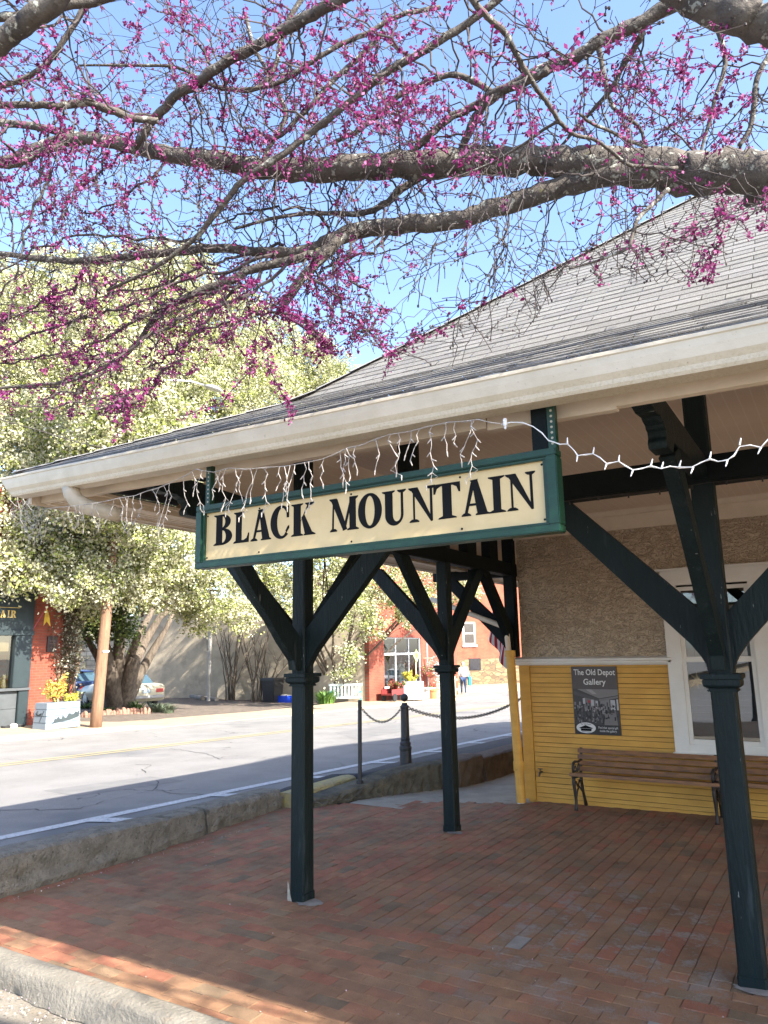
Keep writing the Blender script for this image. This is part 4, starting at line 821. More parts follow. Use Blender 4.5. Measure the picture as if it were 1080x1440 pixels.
def chain(a, b, sag, label, r=.011):
    a, b = Vector(a), Vector(b); C_ = thing('chain', label, 'chain', a); mb = MB(); n = int((b-a).length*1.12/.034); pts = []
    for k in range(n+1): t = k/n; p = a.lerp(b, t); p.z -= sag*4*t*(1-t); pts.append(p)
    for k in range(n):
        d = (pts[k+1]-pts[k]); m_ = (pts[k+1]+pts[k])/2; L2 = d.length*.72; d.normalize(); sd = d.cross(Vector((0, 0, 1))).normalized(); up = d.cross(sd)
        w = sd if k % 2 else up; ring_ = [m_+d*L2*math.cos(t)+w*r*1.25*math.sin(t) for t in np.linspace(0, 2*math.pi, 9)]
        mb.tube(ring_, r*.42, 4, False)
    mb.build('links', BOL, C_)
chain(q0+Vector((0, .02, h0*.93)), q1+Vector((-.03, -.05, h1*.80)), .19, 'short black chain between the thin post and the ball bollard')
chain(q1+Vector((.03, .05, h1*.80)), atD(752, 968, 11.5), .27, 'long black chain swinging right from the ball bollard', .016)
# ================================================================== far side of the street
def brickwall(name, c1, c2, mortar, scale=1.0, axis='YZ', rough=0.9):
    m = bpy.data.materials.new(name); m.use_nodes = True; N = m.node_tree.nodes; L = m.node_tree.links; b = N['Principled BSDF']; MATS[name] = m
    tc = N.new('ShaderNodeTexCoord'); s = N.new('ShaderNodeSeparateXYZ'); L.new(tc.outputs['Object'], s.inputs[0]); c = N.new('ShaderNodeCombineXYZ')
    L.new(s.outputs[axis[0]], c.inputs['X']); L.new(s.outputs[axis[1]], c.inputs['Y'])
    t = N.new('ShaderNodeTexBrick'); t.inputs['Scale'].default_value = scale; t.inputs['Brick Width'].default_value = .215; t.inputs['Row Height'].default_value = .075; t.inputs['Mortar Size'].default_value = .007
    t.inputs['Color1'].default_value = (*c1, 1); t.inputs['Color2'].default_value = (*c2, 1); t.inputs['Mortar'].default_value = (*mortar, 1); t.inputs['Bias'].default_value = 0.1
    L.new(c.outputs[0], t.inputs['Vector']); n = N.new('ShaderNodeTexNoise'); n.inputs['Scale'].default_value = 1.6; n.inputs['Detail'].default_value = 6; L.new(tc.outputs['Object'], n.inputs['Vector'])
    r = N.new('ShaderNodeMapRange'); r.inputs[1].default_value = .3; r.inputs[2].default_value = .7; r.inputs[3].default_value = .72; r.inputs[4].default_value = 1.2; L.new(n.outputs['Fac'], r.inputs[0])
    x = N.new('ShaderNodeMix'); x.data_type = 'RGBA'; x.blend_type = 'MULTIPLY'; x.inputs[0].default_value = 1; L.new(t.outputs['Color'], x.inputs[6]); L.new(r.outputs[0], x.inputs[7]); L.new(x.outputs[2], b.inputs['Base Color'])
    bp = N.new('ShaderNodeBump'); bp.inputs['Strength'].default_value = .5; bp.inputs['Distance'].default_value = .01; bp.invert = True; L.new(t.outputs['Fac'], bp.inputs['Height']); L.new(bp.outputs[0], b.inputs['Normal']); b.inputs['Roughness'].default_value = rough
    return m
REDB = brickwall('red_brick', (.30, .062, .030), (.22, .046, .024), (.19, .085, .055))
TEAL = mat('dark_teal_paint', (.020, .031, .033), (.014, .024, .026), .5, 4, .1)
GREYB = mat('grey_board_paint', (.075, .082, .084), (.058, .064, .066), .6, 3, .1)
GLASSD = glassmat('shop_glass', (.5, .55, .55), 1.5, .10)
GOLD = mat('gold_paint', (.55, .38, .12), (.5, .34, .1), .4)
WOODP = mat('weathered_pole', (.26, .145, .08), (.15, .08, .044), .85, 2, .6, 30, stretch=(9, 9, .8), spots=[((.06, .035, .02), 7, .64, .06)])
PALEW = mat('pale_blue_white_paint', (.20, .24, .275), (.165, .205, .24), .55, 4)
DARKP = mat('dark_paint', (.03, .032, .034))
fx = -19.5
SH = thing('salon_shop', 'brick shop with a dark teal front and gold AIR lettering at the far left', 'shop', (fx, 12, -.1))
m = MB(); m.box((fx-9, 12.32, -.4), (fx, 13.50, 6.5)); m.box((fx-9, 2, 3.62), (fx, 12.318, 6.5)); m.box((fx-9, 13.50, -.4), (fx-.25, 13.9, 6.5)); m.build('brick_wall', REDB, SH)
m = MB(); m.box((fx-.3, 2, 3.46), (fx+.20, 12.316, 3.72)); m.box((fx-.3, 2, 2.50), (fx+.08, 12.315, 3.455)); m.box((fx-.3, 2, 2.36), (fx+.14, 12.317, 2.495)); m.box((fx-.3, 11.80, 0.94), (fx+.1, 12.30, 2.355)); m.box((fx-.3, 12.0, -.2), (fx+.1, 12.30, .90)); m.build('shop_front', TEAL, SH, bevel=.01)
m = MB(); m.box((fx-.3, 2, -.2), (fx+.03, 11.99, .38)); m.box((fx-.3, 2, .385), (fx+.03, 11.99, .86)); m.box((fx-.3, 2, .865), (fx+.15, 12.31, .935)); m.build('stall_riser', GREYB, SH, bevel=.006)
m = MB(); m.quad((fx-.02, 2, .93), (fx-.02, 11.8, .93), (fx-.02, 11.8, 2.36), (fx-.02, 2, 2.36)); wp = m.build('pane', GLASSD, SH)
m = MB(); m.box((fx-1.6, 2, .8), (fx-1.5, 11.9, 2.5)); m.build('interior', mat('dark_interior', (.03, .035, .045), (.02, .022, .03), .8, 2), SH)
m = MB(); m.box((fx-.16, 2, 1.93), (fx-.13, 11.75, 2.36)); m.build('bamboo_blind', mat('bamboo', (.42, .29, .14), (.32, .21, .1), .7, 5, 0, stretch=(1, 14, 1)), SH)
m = MB()
for ch, y in (('A', 11.30), ('I', 11.50), ('R', 11.60), ('H', 11.08)):
    letter(m, ch, (fx+.082, y, 2.84), (0, .17 if ch != 'I' else .08, 0), (0, 0, .20), (1, 0, 0), .006)
m.build('lettering', GOLD, SH); m = MB(); m.box((fx+.081, 9, 3.11), (fx+.086, 11.85, 3.125)); m.build('gold_line', GOLD, SH)
PQ = thing('wall_plaque', 'small dark square plaque on the red brick pilaster', 'plaque', (fx, 12.95, 2.1)); m = MB(); m.box((fx+.003, 12.79, 1.90), (fx+.05, 13.11, 2.35)); m.build('board', mat('dark_brown_board', (.035, .018, .014), (.03, .015, .01), .5), PQ, bevel=.008)
m = MB(); m.box((fx+.051, 12.86, 2.20), (fx+.053, 13.04, 2.225)); m.box((fx+.051, 12.86, 2.13), (fx+.053, 13.04, 2.15)); m.prism([(fx+.051, 12.88, 2.03), (fx+.051, 12.93, 2.07), (fx+.051, 12.93, 2.04), (fx+.051, 13.02, 2.04), (fx+.051, 13.02, 2.02), (fx+.051, 12.93, 2.02), (fx+.051, 12.93, 1.99)], (0, 0, 0), (.002, 0, 0)); m.build('plaque_marks', mat('faded_marks', (.16, .09, .07)), PQ)
WSK = thing('wind_streamer', 'small yellow streamer on a red stick by the shop corner', 'streamer', (fx, 12.45, 2.8)); m = MB(); m.tube([(fx+.0, 12.30, 2.45), (fx+.35, 12.52, 3.2)], .015, 6); m.build('stick', mat('red_stick', (.35, .06, .07)), WSK)
m = MB(); m.add([(fx+.33, 12.50, 3.15), (fx+.36, 12.44, 2.9), (fx+.30, 12.46, 2.62), (fx+.40, 12.62, 2.60), (fx+.36, 12.58, 2.92), (fx+.31, 12.55, 2.75)], [(0, 1, 4), (1, 2, 5), (1, 5, 4), (4, 5, 3)]); m.build('cloth', mat('yellow_cloth', (.75, .52, .06), (.65, .42, .05), .8, trans=.3), WSK, fixn=False)
CT = thing('cat_figurine', 'small tan cat figurine on the salon window ledge', 'figurine', (fx-.1, 11.66, .93)); m = MB(); m.lathe((fx-.1, 11.66, .93), [(.06, 0), (.07, .06), (.055, .16), (.035, .24), (.05, .28), (.05, .33), (.02, .37)], 10)
for s in (-1, 1): m.lathe((fx-.1, 11.66+s*.03, 1.27), [(.016, 0), (.001, .06)], 6)
m.build('body', mat('tan_ceramic', (.42, .33, .2), (.3, .24, .15), .5), CT, smooth=False)
WR = thing('white_stone', 'round white stone beside a dark bowl at the foot of the salon', 'stone', (-19.25, 11.7, -.12)); m = MB(); m.lathe((-19.2, 11.80, -.13), [(.08, 0), (.11, .05), (.09, .12), (.03, .15)], 10); m.build('stone', WHITE, WR, smooth=True); m = MB(); m.lathe((-19.25, 11.62, -.13), [(.10, 0), (.13, .10), (.11, .10), (.09, .03)], 10); m.lathe((-19.25, 12.02, -.13), [(.10, 0), (.13, .10), (.11, .10), (.09, .03)], 10); m.build('bowl', DARKP, WR)
# planter box
pz = -.20; PL = thing('planter_box', 'pale blue white wooden planter painted with dark mountains', 'planter', (-18.17, 12.38, pz))
m = MB(); x0, x1, y0, y1 = -18.46, -17.88, 11.86, 12.90
for k in range(4):
    za, zb = pz+.09+k*.17, pz+.09+k*.17+.162; a = .035*(za-pz); b_ = .035*(zb-pz)
    m.add([(x0+a, y0+a, za), (x1-a, y0+a, za), (x1-a, y1-a, za), (x0+a, y1-a, za), (x0+b_, y0+b_, zb), (x1-b_, y0+b_, zb), (x1-b_, y1-b_, zb), (x0+b_, y1-b_, zb)], [(0, 3, 2, 1), (4, 5, 6, 7), (0, 1, 5, 4), (1, 2, 6, 5), (2, 3, 7, 6), (3, 0, 4, 7)])
m.build('boards', PALEW, PL, bevel=.006)
m = MB(); m.box((x0+.05, y0+.05, pz), (x1-.05, y1-.05, pz+.092)); m.box((x0+.09, y0+.09, pz+.7), (x1-.09, y1-.09, pz+.72)); m.build('base', DARKP, PL)
m = MB(); rid = [(0.12, .235), (.20, .26), (.24, .33), (.28, .31), (.34, .36), (.38, .32), (.44, .31), (.47, .37), (.53, .33), (.58, .32), (.63, .37), (.68, .40), (.74, .37), (.80, .37), (.86, .42), (.92, .40), (.97, .44), (.97, .33), (.70, .28), (.40, .26)]
m.prism([(x1-.008, y0+.03+(y1-y0-.06)*a, pz+.20+(b_-.22)*1.5) for a, b_ in rid], (0, 0, 0), (.004, 0, 0)); m.build('painted_mountains', mat('dark_green_paint', (.035, .05, .05), (.03, .04, .045), .6), PL)
m = MB(); m.prism([(x0+.10, y0+.008, pz+.50), (x0+.22, y0+.008, pz+.46), (x0+.36, y0+.008, pz+.51), (x0+.33, y0+.008, pz+.44), (x0+.16, y0+.008, pz+.42)], (0, 0, 0), (0, .004, 0)); m.tube([(x0+.30, y0+.009, pz+.28), (x0+.45, y0+.009, pz+.56)], .008, 5); m.lathe((x0+.19, y0+.010, pz+.50), [(.02, 0), (.02, .06)], 8); m.build('painted_canoe', DARKP, PL)
LEAFM = mat('leaf_mix', (1, 1, 1), (.85, .85, .85), .6, attr=True, trans=.35)
def sprig(name, label, cat, base, n, h, spread, cols, leaf, stemc, group=None, per=60):
    t = thing(name, label, cat, base, group); m = MB(); P = []
    for k in range(n):
        a = random.uniform(0, 6.28); d = random.uniform(.1, 1)*spread; hh = h*random.uniform(.55, 1.05); pts = [Vector(base)+Vector((math.cos(a)*d*t_*t_+.04*math.cos(a), math.sin(a)*d*t_*t_+.04*math.sin(a), hh*t_)) for t_ in (0, .35, .7, 1)]
        m.tube(pts, [.008, .007, .005, .003], 5)
        for j in range(per): q = random.random()**.7; p = pts[0].lerp(pts[3], .25+.75*q); P.append(p+Vector((random.gauss(0, .04), random.gauss(0, .04), random.gauss(0, .04))))
    m.build('stem', stemc, t); P = np.array([tuple(p) for p in P]); c = np.array(cols)[RNG.integers(0, len(cols), len(P))]*RNG.uniform(.75, 1.2, (len(P), 1)); quads_mesh('foliage', rand_quads(P, leaf, 1.5), c, LEAFM, t); return t
STEMB = mat('brown_stem', (.13, .085, .05), (.09, .06, .04), .9)
sprig('yellow_shrub', 'yellow flowering shrub with bare stems growing in the pale planter box', 'shrub', (-18.2, 12.30, pz+.72), 12, .72, .30, [(.75, .60, .10), (.70, .62, .16), (.5, .22, .08)], .06, STEMB)
sprig('yellow_shrub', 'smaller yellow shrub at the right corner of the planter box', 'shrub', (-18.1, 12.72, pz+.72), 6, .26, .12, [(.70, .62, .10), (.5, .5, .1)], .05, STEMB)
# utility pole and its lamp
UP = thing('utility_pole', 'weathered brown wooden utility pole leaning beside the pale planter', 'utility pole', (-17.57, 13.15, -.3)); m = MB(); pts = [Vector((-17.57+.004*z, 13.15+.043*(z+.3), z)) for z in (-.4, .5, 1.5, 3, 5, 8, 10.6)]; m.tube(pts, [.165, .155, .152, .148, .14, .125, .115], 14); m.build('pole', WOODP, UP, smooth=True)
m = MB(); m.box((-17.43, 13.14, 1.86), (-17.41, 13.34, 1.91)); m.build('tag_plate', WHITE, UP)
LMP = thing('street_lamp', 'pale cobra head street lamp reaching right from the wooden pole', 'street lamp', (-17.5, 13.6, 9.6)); m = MB(); m.tube([(-17.5, 13.6, 9.7), (-17.1, 14.2, 10.1), (-16.6, 15.2, 10.25), (-16.4, 15.6, 10.2)], .035, 8); m.build('arm', mat('pale_metal', (.45, .45, .45), (.38, .38, .38), .45, metal=.3), LMP, smooth=True)
m = MB(); m.lathe((-16.33, 15.95, 10.17), [(.06, -.05), (.15, -.03), (.17, .02), (.10, .08), (.02, .10)], 12, Matrix.Diagonal((1, 2.2, 1, 1))); m.build('lamp_head', MATS['pale_metal'], LMP, smooth=True)
PLN = thing('power_line', 'thin black power line crossing the white blossoms at far left', 'cable', tuple(atD(0, 590, 16))); m = MB(); m.tube([atD(-40, 578, 16), atD(0, 590, 16.2), atD(50, 604, 16.6), atD(106, 621, 17), atD(190, 640, 18)], .012, 6); m.build('line', IRON, PLN)
# cars
def car(label, pos, head, bodyc, dark=False, L=4.6, Wd=1.75):
    c = thing('parked_car', label, 'car', pos, None); u = Vector((head[0], head[1], 0)).normalized(); v = Vector((-u.y, u.x, 0)); P0 = Vector(pos)
    P = lambda a, b_, z: P0+u*a+v*b_+Vector((0, 0, z))
    def loft(secs, name, m_, smooth=True):
        mb = MB(); k = len(secs[0]); mb.add([p for s in secs for p in s], [(i*k+j, i*k+(j+1) % k, (i+1)*k+(j+1) % k, (i+1)*k+j) for i in range(len(secs)-1) for j in range(k)]+[tuple(range(k)), tuple((len(secs)-1)*k+j for j in range(k))]); return mb.build(name, m_, c, smooth=smooth)
    def sec(a, w, z0, z1, r=.07): w /= 2; return [P(a, -w+r, z0), P(a, w-r, z0), P(a, w, z0+r*1.5), P(a, w+.015, (z0+z1)/2), P(a, w-.01, z1-r), P(a, w-r*1.4, z1), P(a, -w+r*1.4, z1), P(a, -w+.01, z1-r), P(a, -w-.015, (z0+z1)/2), P(a, -w, z0+r*1.5)]
    h = L/2
    loft([sec(-h, Wd*.86, .42, .80), sec(-h+.08, Wd*.95, .28, .93), sec(-h+.9, Wd, .22, .97), sec(-.6, Wd, .20, .95), sec(.9, Wd, .20, .93), sec(h-.6, Wd*.98, .22, .84), sec(h-.10, Wd*.92, .28, .72), sec(h, Wd*.82, .38, .62)], 'body', bodyc)
    loft([sec(-h+.75, Wd*.80, .94, .96, .01), sec(-h+1.25, Wd*.74, .94, 1.36, .06), sec(-.35, Wd*.73, .94, 1.42, .06), sec(.25, Wd*.74, .94, 1.40, .06), sec(1.05, Wd*.82, .93, .95, .01)], 'windows', mat('car_glass', (.05, .09, .11), (.04, .07, .09), .06, 1))
    loft([sec(-h+1.20, Wd*.70, 1.34, 1.385, .02), sec(-.35, Wd*.71, 1.40, 1.45, .02), sec(.27, Wd*.70, 1.38, 1.425, .02)], 'car_roof', bodyc)
    for a in (-h+.95, h-.9):
        for s in (-1, 1):
            mb = MB(); R_ = Matrix.Rotation(math.atan2(u.y, u.x), 4, 'Z') @ Matrix.Rotation(rad(90), 4, 'X'); mb.lathe(P(a, s*(Wd/2-.10), .31), [(.20, -.10), (.31, -.10), (.32, -.05), (.32, .05), (.31, .10), (.20, .10)], 18, R_); w = mb.build('wheel', mat('tyre', (.018, .018, .018)), c); mb = MB(); mb.lathe(P(a, s*(Wd/2-.10), .31), [(.05, -.11), (.20, -.105), (.20, .105), (.05, .11)], 12, R_); mb.build('rim', mat('rim_metal', (.4, .4, .4), (.3, .3, .3), .4, metal=.7), w)
    for s in (-1, 1):
        mb = MB(); mb.add([P(-h-.006+.02, s*Wd*.43, .62), P(-h-.006, s*Wd*.24, .62), P(-h-.004, s*Wd*.24, .77), P(-h+.03, s*Wd*.43, .77)], [(0, 1, 2, 3)]); mb.prism([P(-h-.012, s*Wd*.24, .62), P(-h-.005, s*Wd*.42, .62), P(-h-.005, s*Wd*.42, .77), P(-h-.012, s*Wd*.24, .77)], (0, 0, 0), u*.05); mb.build('tail_light', mat('red_lens', (.35, .02, .02), (.3, .02, .02), .2), c)
    mb = MB(); mb.prism([P(-h-.015, -.17, .60), P(-h-.015, .17, .60), P(-h-.015, .17, .75), P(-h-.015, -.17, .75)], (0, 0, 0), u*.02); mb.build('number_plate', PALEW, c)
    mb = MB(); mb.bar(P(-h-.04, -Wd*.42, .46), P(-h-.04, Wd*.42, .46), .10, .12); mb.build('bumper', mat('bumper_grey', (.25, .25, .25), (.2, .2, .2), .4), c, bevel=.02)
    return c
g_ = lambda p: Vector((p.x, p.y, zlot(p.x, p.y)))
p = g_(atD(168, 985, 30.5)); car('old beige sedan parked behind the big tree trunk, tail lights towards the street', p, (-1, .22), mat('beige_car_paint', (.42, .38, .27), (.36, .33, .24), .3, 2))
p = g_(atD(96, 968, 34)); car('dark blue car parked behind the beige sedan', p, (-1, .1), mat('blue_car_paint', (.03, .05, .12), (.025, .04, .1), .2, 2))
car('white car parked along the kerb, seen mirrored in the far shop window', (-7.9, 50.5, zr(-8, 50.5)), (0, 1), mat('white_car_paint', (.75, .75, .75), (.7, .7, .7), .25, 2))
# ------------------------------------------------------------------ blossom trees
BARK = mat('grey_brown_bark', (.17, .135, .10), (.075, .058, .044), .95, 4, .8, 18, stretch=(3, 3, .8))
BLOS = mat('pale_blossom', (1, 1, 1), (.92, .92, .9), .7, attr=True, trans=.27)
CW = [(.57, .55, .40), (.54, .52, .33), (.48, .475, .25), (.38, .41, .11), (.25, .30, .06), (.09, .115, .03)]
def blossom_tree(label, base, trunk_r, lobes, dens=1.0, weights=(.27, .23, .18, .15, .10, .07), qs=.082, stems=1, stemlist=None, group='white blossom trees across the street'):
    t = thing('blossom_tree', label, 'tree', base, group); m = MB(); P = []; CI = []; BR_ = []; base = Vector(base); hub = base+Vector((0, 0, 1.6))
    for st in (stemlist or []):
        pp_ = [atD(x, y, proj(base)[2]+(i_*.25 if x > 195 else -i_*.35)) for i_, (x, y, w_) in enumerate(st)]; m.tube([pp_[0]-Vector((0, 0, .3))]+pp_, [st[0][2]/2*proj(base)[2]/CF*1.15]+[w_/2*proj(base)[2]/CF for x, y, w_ in st], 10)
    if stems == 1 and not stemlist: m.tube([base-Vector((0, 0, .3)), base+Vector((0, 0, .25)), base+Vector((.05, 0, .9)), hub], [trunk_r*1.35, trunk_r*1.05, trunk_r*.95, trunk_r*1.0], 14)
    ctr = sum((Vector(l[0]) for l in lobes), Vector())/len(lobes)
    for li, (c, R) in enumerate(lobes):
        c = Vector(c); s0 = (hub+Vector((random.uniform(-2, 2), random.uniform(-1.5, 1.5), random.uniform(2.2, 3.4)))) if stemlist else hub if stems == 1 else base+Vector((random.uniform(-.5, .5), random.uniform(-.5, .5), 0))
        mid = s0.lerp(c, .45)+Vector((random.uniform(-.3, .3), random.uniform(-.3, .3), .45)); r0 = trunk_r*(.22 if stemlist else .50 if stems == 1 else .28)
        m.tube([s0-Vector((0, 0, .2)), s0.lerp(mid, .5)+Vector((random.uniform(-.15, .15), 0, .1)), mid, c], [r0, r0*.8, r0*.55, r0*.22], 8)
        for k in range(7):
            d = Vector((random.gauss(0, 1), random.gauss(0, 1), random.gauss(.3, 1))).normalized(); a = mid.lerp(c, random.uniform(.3, 1)); b_ = c+d*R*.85; m.tube([a, a.lerp(b_, .5)+Vector((0, 0, .1)), b_], [r0*.2, r0*.13, .012], 5)
        nc = int(92*R*R*dens)
        for k in range(nc):
            d = np.array([random.gauss(0, 1), random.gauss(0, 1), random.gauss(0, 1)]); d /= np.linalg.norm(d); rr = R*(.45+.60*random.random()**.55); q = np.array(c)+d*rr*np.array([1, 1, .92]); kk = int(random.uniform(32, 70)); P.append(q+RNG.normal(0, 1, (kk, 3))*np.array([.17, .17, .14])*random.uniform(.5, 1.15)); lf = random.random()**1.6; ww = np.array(weights)*np.array([1.5-1.3*lf, 1.4-lf, 1.0, .4+1.4*lf, .3+2*lf, .4+2.2*lf]); CI.append(RNG.choice(6, kk, p=ww/ww.sum())); BR_.append(np.full(kk, random.uniform(.78, 1.12)))
    m.build('trunk', BARK, t, smooth=True); P = np.concatenate(P); n = len(P); ci = np.concatenate(CI); c = np.array(CW)[ci]*RNG.uniform(.85, 1.12, (n, 1))*np.concatenate(BR_)[:, None]; quads_mesh('crown', rand_quads(P, qs), np.clip(c, 0, .9), BLOS, t); return t, n
def lob(l): return [(tuple(atD(x, y, d)), R) for x, y, d, R in l]
tb = atZ(167, 1000, -.38)
T1 = blossom_tree('huge white blossom tree with a thick split trunk behind the wooden pole', tb, .62, lob([(30, 470, 30, 2.6), (100, 425, 30, 2.2), (180, 405, 30, 2.0), (245, 405, 30, 1.9), (150, 480, 28, 2.8), (235, 480, 29, 2.6), (315, 470, 31, 2.2), (340, 540, 30, 2.3), (270, 570, 28, 2.5), (180, 580, 26, 2.6), (90, 560, 26, 2.7), (10, 560, 25, 2.4), (120, 640, 24, 2.2), (230, 650, 25, 2.2), (40, 640, 22, 2.0),
  (15, 735, 20.5, 1.3), (60, 770, 20.5, 1.25), (110, 745, 21, 1.4), (160, 770, 22, 1.4), (215, 770, 22.5, 1.4), (265, 790, 24, 1.35), (310, 830, 25, 1.1), (130, 815, 20.5, .95), (85, 812, 19.8, .75), (20, 800, 19.5, .75), (190, 815, 22, .9), (235, 822, 24, .9), (130, 855, 22, .5), (280, 865, 26, .8), (335, 868, 27, .75), (150, 590, 19.2, 1.25), (190, 665, 19.4, 1.25), (165, 520, 19.6, 1.2), (120, 690, 19.2, 1.1), (200, 720, 20, 1.1), (140, 640, 19, 1.0), (215, 600, 20, 1.2), (150, 460, 20.5, 1.2)]), 1.0, stemlist=[[(166, 1003, 37), (163, 980, 31), (157, 950, 22), (145, 905, 16), (133, 860, 12), (123, 800, 7)], [(170, 1000, 30), (168, 965, 22), (167, 920, 16), (170, 870, 12), (173, 815, 7)], [(175, 998, 30), (178, 965, 24), (189, 930, 17), (205, 900, 13), (225, 868, 10), (263, 835, 6)], [(180, 985, 18), (198, 945, 14), (217, 912, 11), (235, 882, 7), (248, 850, 5)], [(178, 975, 19), (180, 935, 15), (195, 893, 12), (209, 868, 9), (223, 835, 6)], [(161, 990, 21), (151, 955, 15), (138, 925, 10), (118, 890, 7), (93, 850, 5)]])
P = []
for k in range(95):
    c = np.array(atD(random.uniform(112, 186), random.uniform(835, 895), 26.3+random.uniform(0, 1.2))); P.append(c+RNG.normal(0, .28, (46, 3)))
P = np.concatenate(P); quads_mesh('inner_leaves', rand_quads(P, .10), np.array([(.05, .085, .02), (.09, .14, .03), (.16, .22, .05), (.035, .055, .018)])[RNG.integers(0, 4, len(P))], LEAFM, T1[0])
vn = thing('climbing_vine', 'tangled vine with pale blossoms climbing the right edge of the salon pilaster', 'vine', (fx+.05, 13.5, -.1)); m = MB(); P = []
for k in range(22):
    y = random.uniform(13.25, 13.75); pts = []; z = -.1
    while z < 3.6: pts.append(Vector((fx+.03+random.uniform(0, .10), y, z))); y += random.uniform(-.12, .12); z += random.uniform(.2, .4)
    m.tube(pts, .012, 4)
    for q in pts[3:]: P.append(np.array(q)+RNG.normal(0, .09, (26 if q.z > 1.2 else 5, 3)))
m.build('stems', STEMB, vn); P = np.concatenate(P); quads_mesh('leaves', rand_quads(P, .065), np.array([(.20, .14, .08), (.10, .11, .04), (.55, .52, .40), (.12, .07, .04)])[RNG.integers(0, 4, len(P))], LEAFM, vn)
T2 = blossom_tree('white blossom tree with leaning stems close to the stucco wall', g_(atZ(478, 985, -.62)), .30, lob([(395, 505, 36, 2.2), (440, 520, 36, 1.9), (470, 545, 35, 1.5), (400, 580, 35, 2.6), (470, 600, 35, 2.2), (450, 700, 32, 2.0), (520, 740, 32, 1.8), (460, 800, 31, 1.2), (505, 810, 31, 1.2), (545, 820, 31.5, 1.2), (585, 850, 32, .8), (500, 860, 29.5, .75), (525, 880, 30, .6), (570, 868, 31.5, .55), (610, 815, 33, 1.0), (650, 835, 35, .9), (470, 870, 29, .55), (492, 915, 28.5, .38), (480, 945, 28.3, .35), (400, 800, 31, 1.3), (370, 830, 30, 1.0), (430, 840, 30, .9), (350, 800, 31, 1.3), (395, 860, 29.6, .6)]), .8, (.24, .22, .16, .18, .12, .08), stems=5)
T3 = blossom_tree('tall white blossom tree at the far left edge behind the salon', (-33, 12, -.5), .4, lob([(-60, 480, 34, 3.2), (-20, 430, 36, 2.6), (-90, 600, 34, 3.4), (20, 430, 37, 2.0)]), .8)
# far trees closing the view behind the lot
Pm = []; Cm = []
for px, py, d, R in [(x, random.uniform(850, 900), random.uniform(58, 75), random.uniform(3, 4.5)) for x in range(-120, 420, 26)]+[(x, random.uniform(915, 945), random.uniform(55, 60), 2.4) for x in range(-120, 420, 22)]:
    c = np.array(atD(px, py, d)); u = RNG.normal(0, 1, (420, 3)); u /= np.linalg.norm(u, axis=1)[:, None]; Pm.append(c+u*R*RNG.uniform(.5, 1.05, (420, 1))); Cm.append(np.array([(.20, .20, .10), (.30, .28, .17), (.12, .13, .06), (.42, .40, .30)])[RNG.integers(0, 4, 420)])
Pm = np.concatenate(Pm); tag(quads_mesh('distant_trees', rand_quads(Pm, .55), np.concatenate(Cm), BLOS), 'distant grey green trees closing the view behind the car lot', 'trees', None, 'stuff')
# ------------------------------------------------------------------ planting round the tree, edging stones
ES = mat('reddish_edging_stone', (.33, .185, .13), (.24, .14, .10), .95, 8, .5, 30)
for k in range(20):
    t_ = k/19; px = 116+t_*92; py = 1011.5-3.5*t_-4*math.sin(t_*3.14*.6) if t_ > .2 else 1011.5-1.2*t_; q = atZ(px, py+1, -.37); s = random.uniform(.85, 1.15); mb = MB()
    mb.lathe(q, [(.10*s, -.1), (.115*s, .04), (.105*s, .16*s), (.06*s, .25*s), (.01, .27*s)], 7, Matrix.Rotation(random.uniform(-.15, .15), 4, 'X') @ Matrix.Diagonal((1, random.uniform(.6, .8), 1, 1))); tag(mb.build('edging_stone', ES), 'upright reddish stone in the row edging the big tree bed', 'edging stone', 'edging stones round the big tree')
GR = [(.10, .17, .04), (.16, .24, .06), (.07, .11, .03)]
def clump(name, label, base, n, h, spread, cols=GR, w=.03, cat='plant', group=None):
    t = thing(name, label, cat, base, group); V = []; C_ = []
    for k in range(n):
        a = random.uniform(0, 6.28); b0 = np.array(base)+np.array([math.cos(a), math.sin(a), 0])*random.uniform(0, spread*.45); d = np.array([math.cos(a), math.sin(a), 0]); s = np.array([-d[1], d[0], 0])*w*random.uniform(.6, 1.2); hh = h*random.uniform(.6, 1.1); sp = spread*random.uniform(.2, .9); pts = [b0+d*sp*u_*u_+np.array([0, 0, hh*(u_-.30*u_**3)]) for u_ in (0, .4, .75, 1)]
        for i in range(3): f0, f1 = (1, .9, .6, .1)[i], (1, .9, .6, .1)[i+1]; V += [pts[i]-s*f0, pts[i]+s*f0, pts[i+1]+s*f1, pts[i+1]-s*f1]; C_.append(np.array(cols[k % len(cols)])*random.uniform(.8, 1.3))
    quads_mesh('leaves', np.array(V), np.array(C_), LEAFM, t); return t
for px, py, n, h, s, lb in ((192, 1002, 60, .6, .5, 'green leafy clump against the big trunk base'), (150, 1004, 60, .35, .5, 'low green plants left of the big trunk base'), (222, 1003, 90, .55, .7, 'grey green bushy plant at the right end of the edging stones'), (236, 1004, 60, .45, .5, 'outermost grey green plant past the edging stones'), (122, 1000, 60, .5, .6, 'green plants between the pale planter and the pole')):
    clump('garden_plant', lb, atZ(px, py, -.40), n, h, s, GR if 'grey' not in lb else [(.16, .19, .12), (.12, .15, .09)], .035)
clump('daylily_clump', 'bright green daylily clump left of the white garden bench', atZ(459, 995, -.66), 170, 1.0, .75, [(.12, .24, .04), (.18, .32, .06), (.08, .16, .03)], .035)
clump('daylily_clump', 'smaller green daylily clump beside the brick shop corner', atZ(512, 990, -.70), 150, .85, .6, [(.12, .24, .04), (.16, .28, .06)], .035)
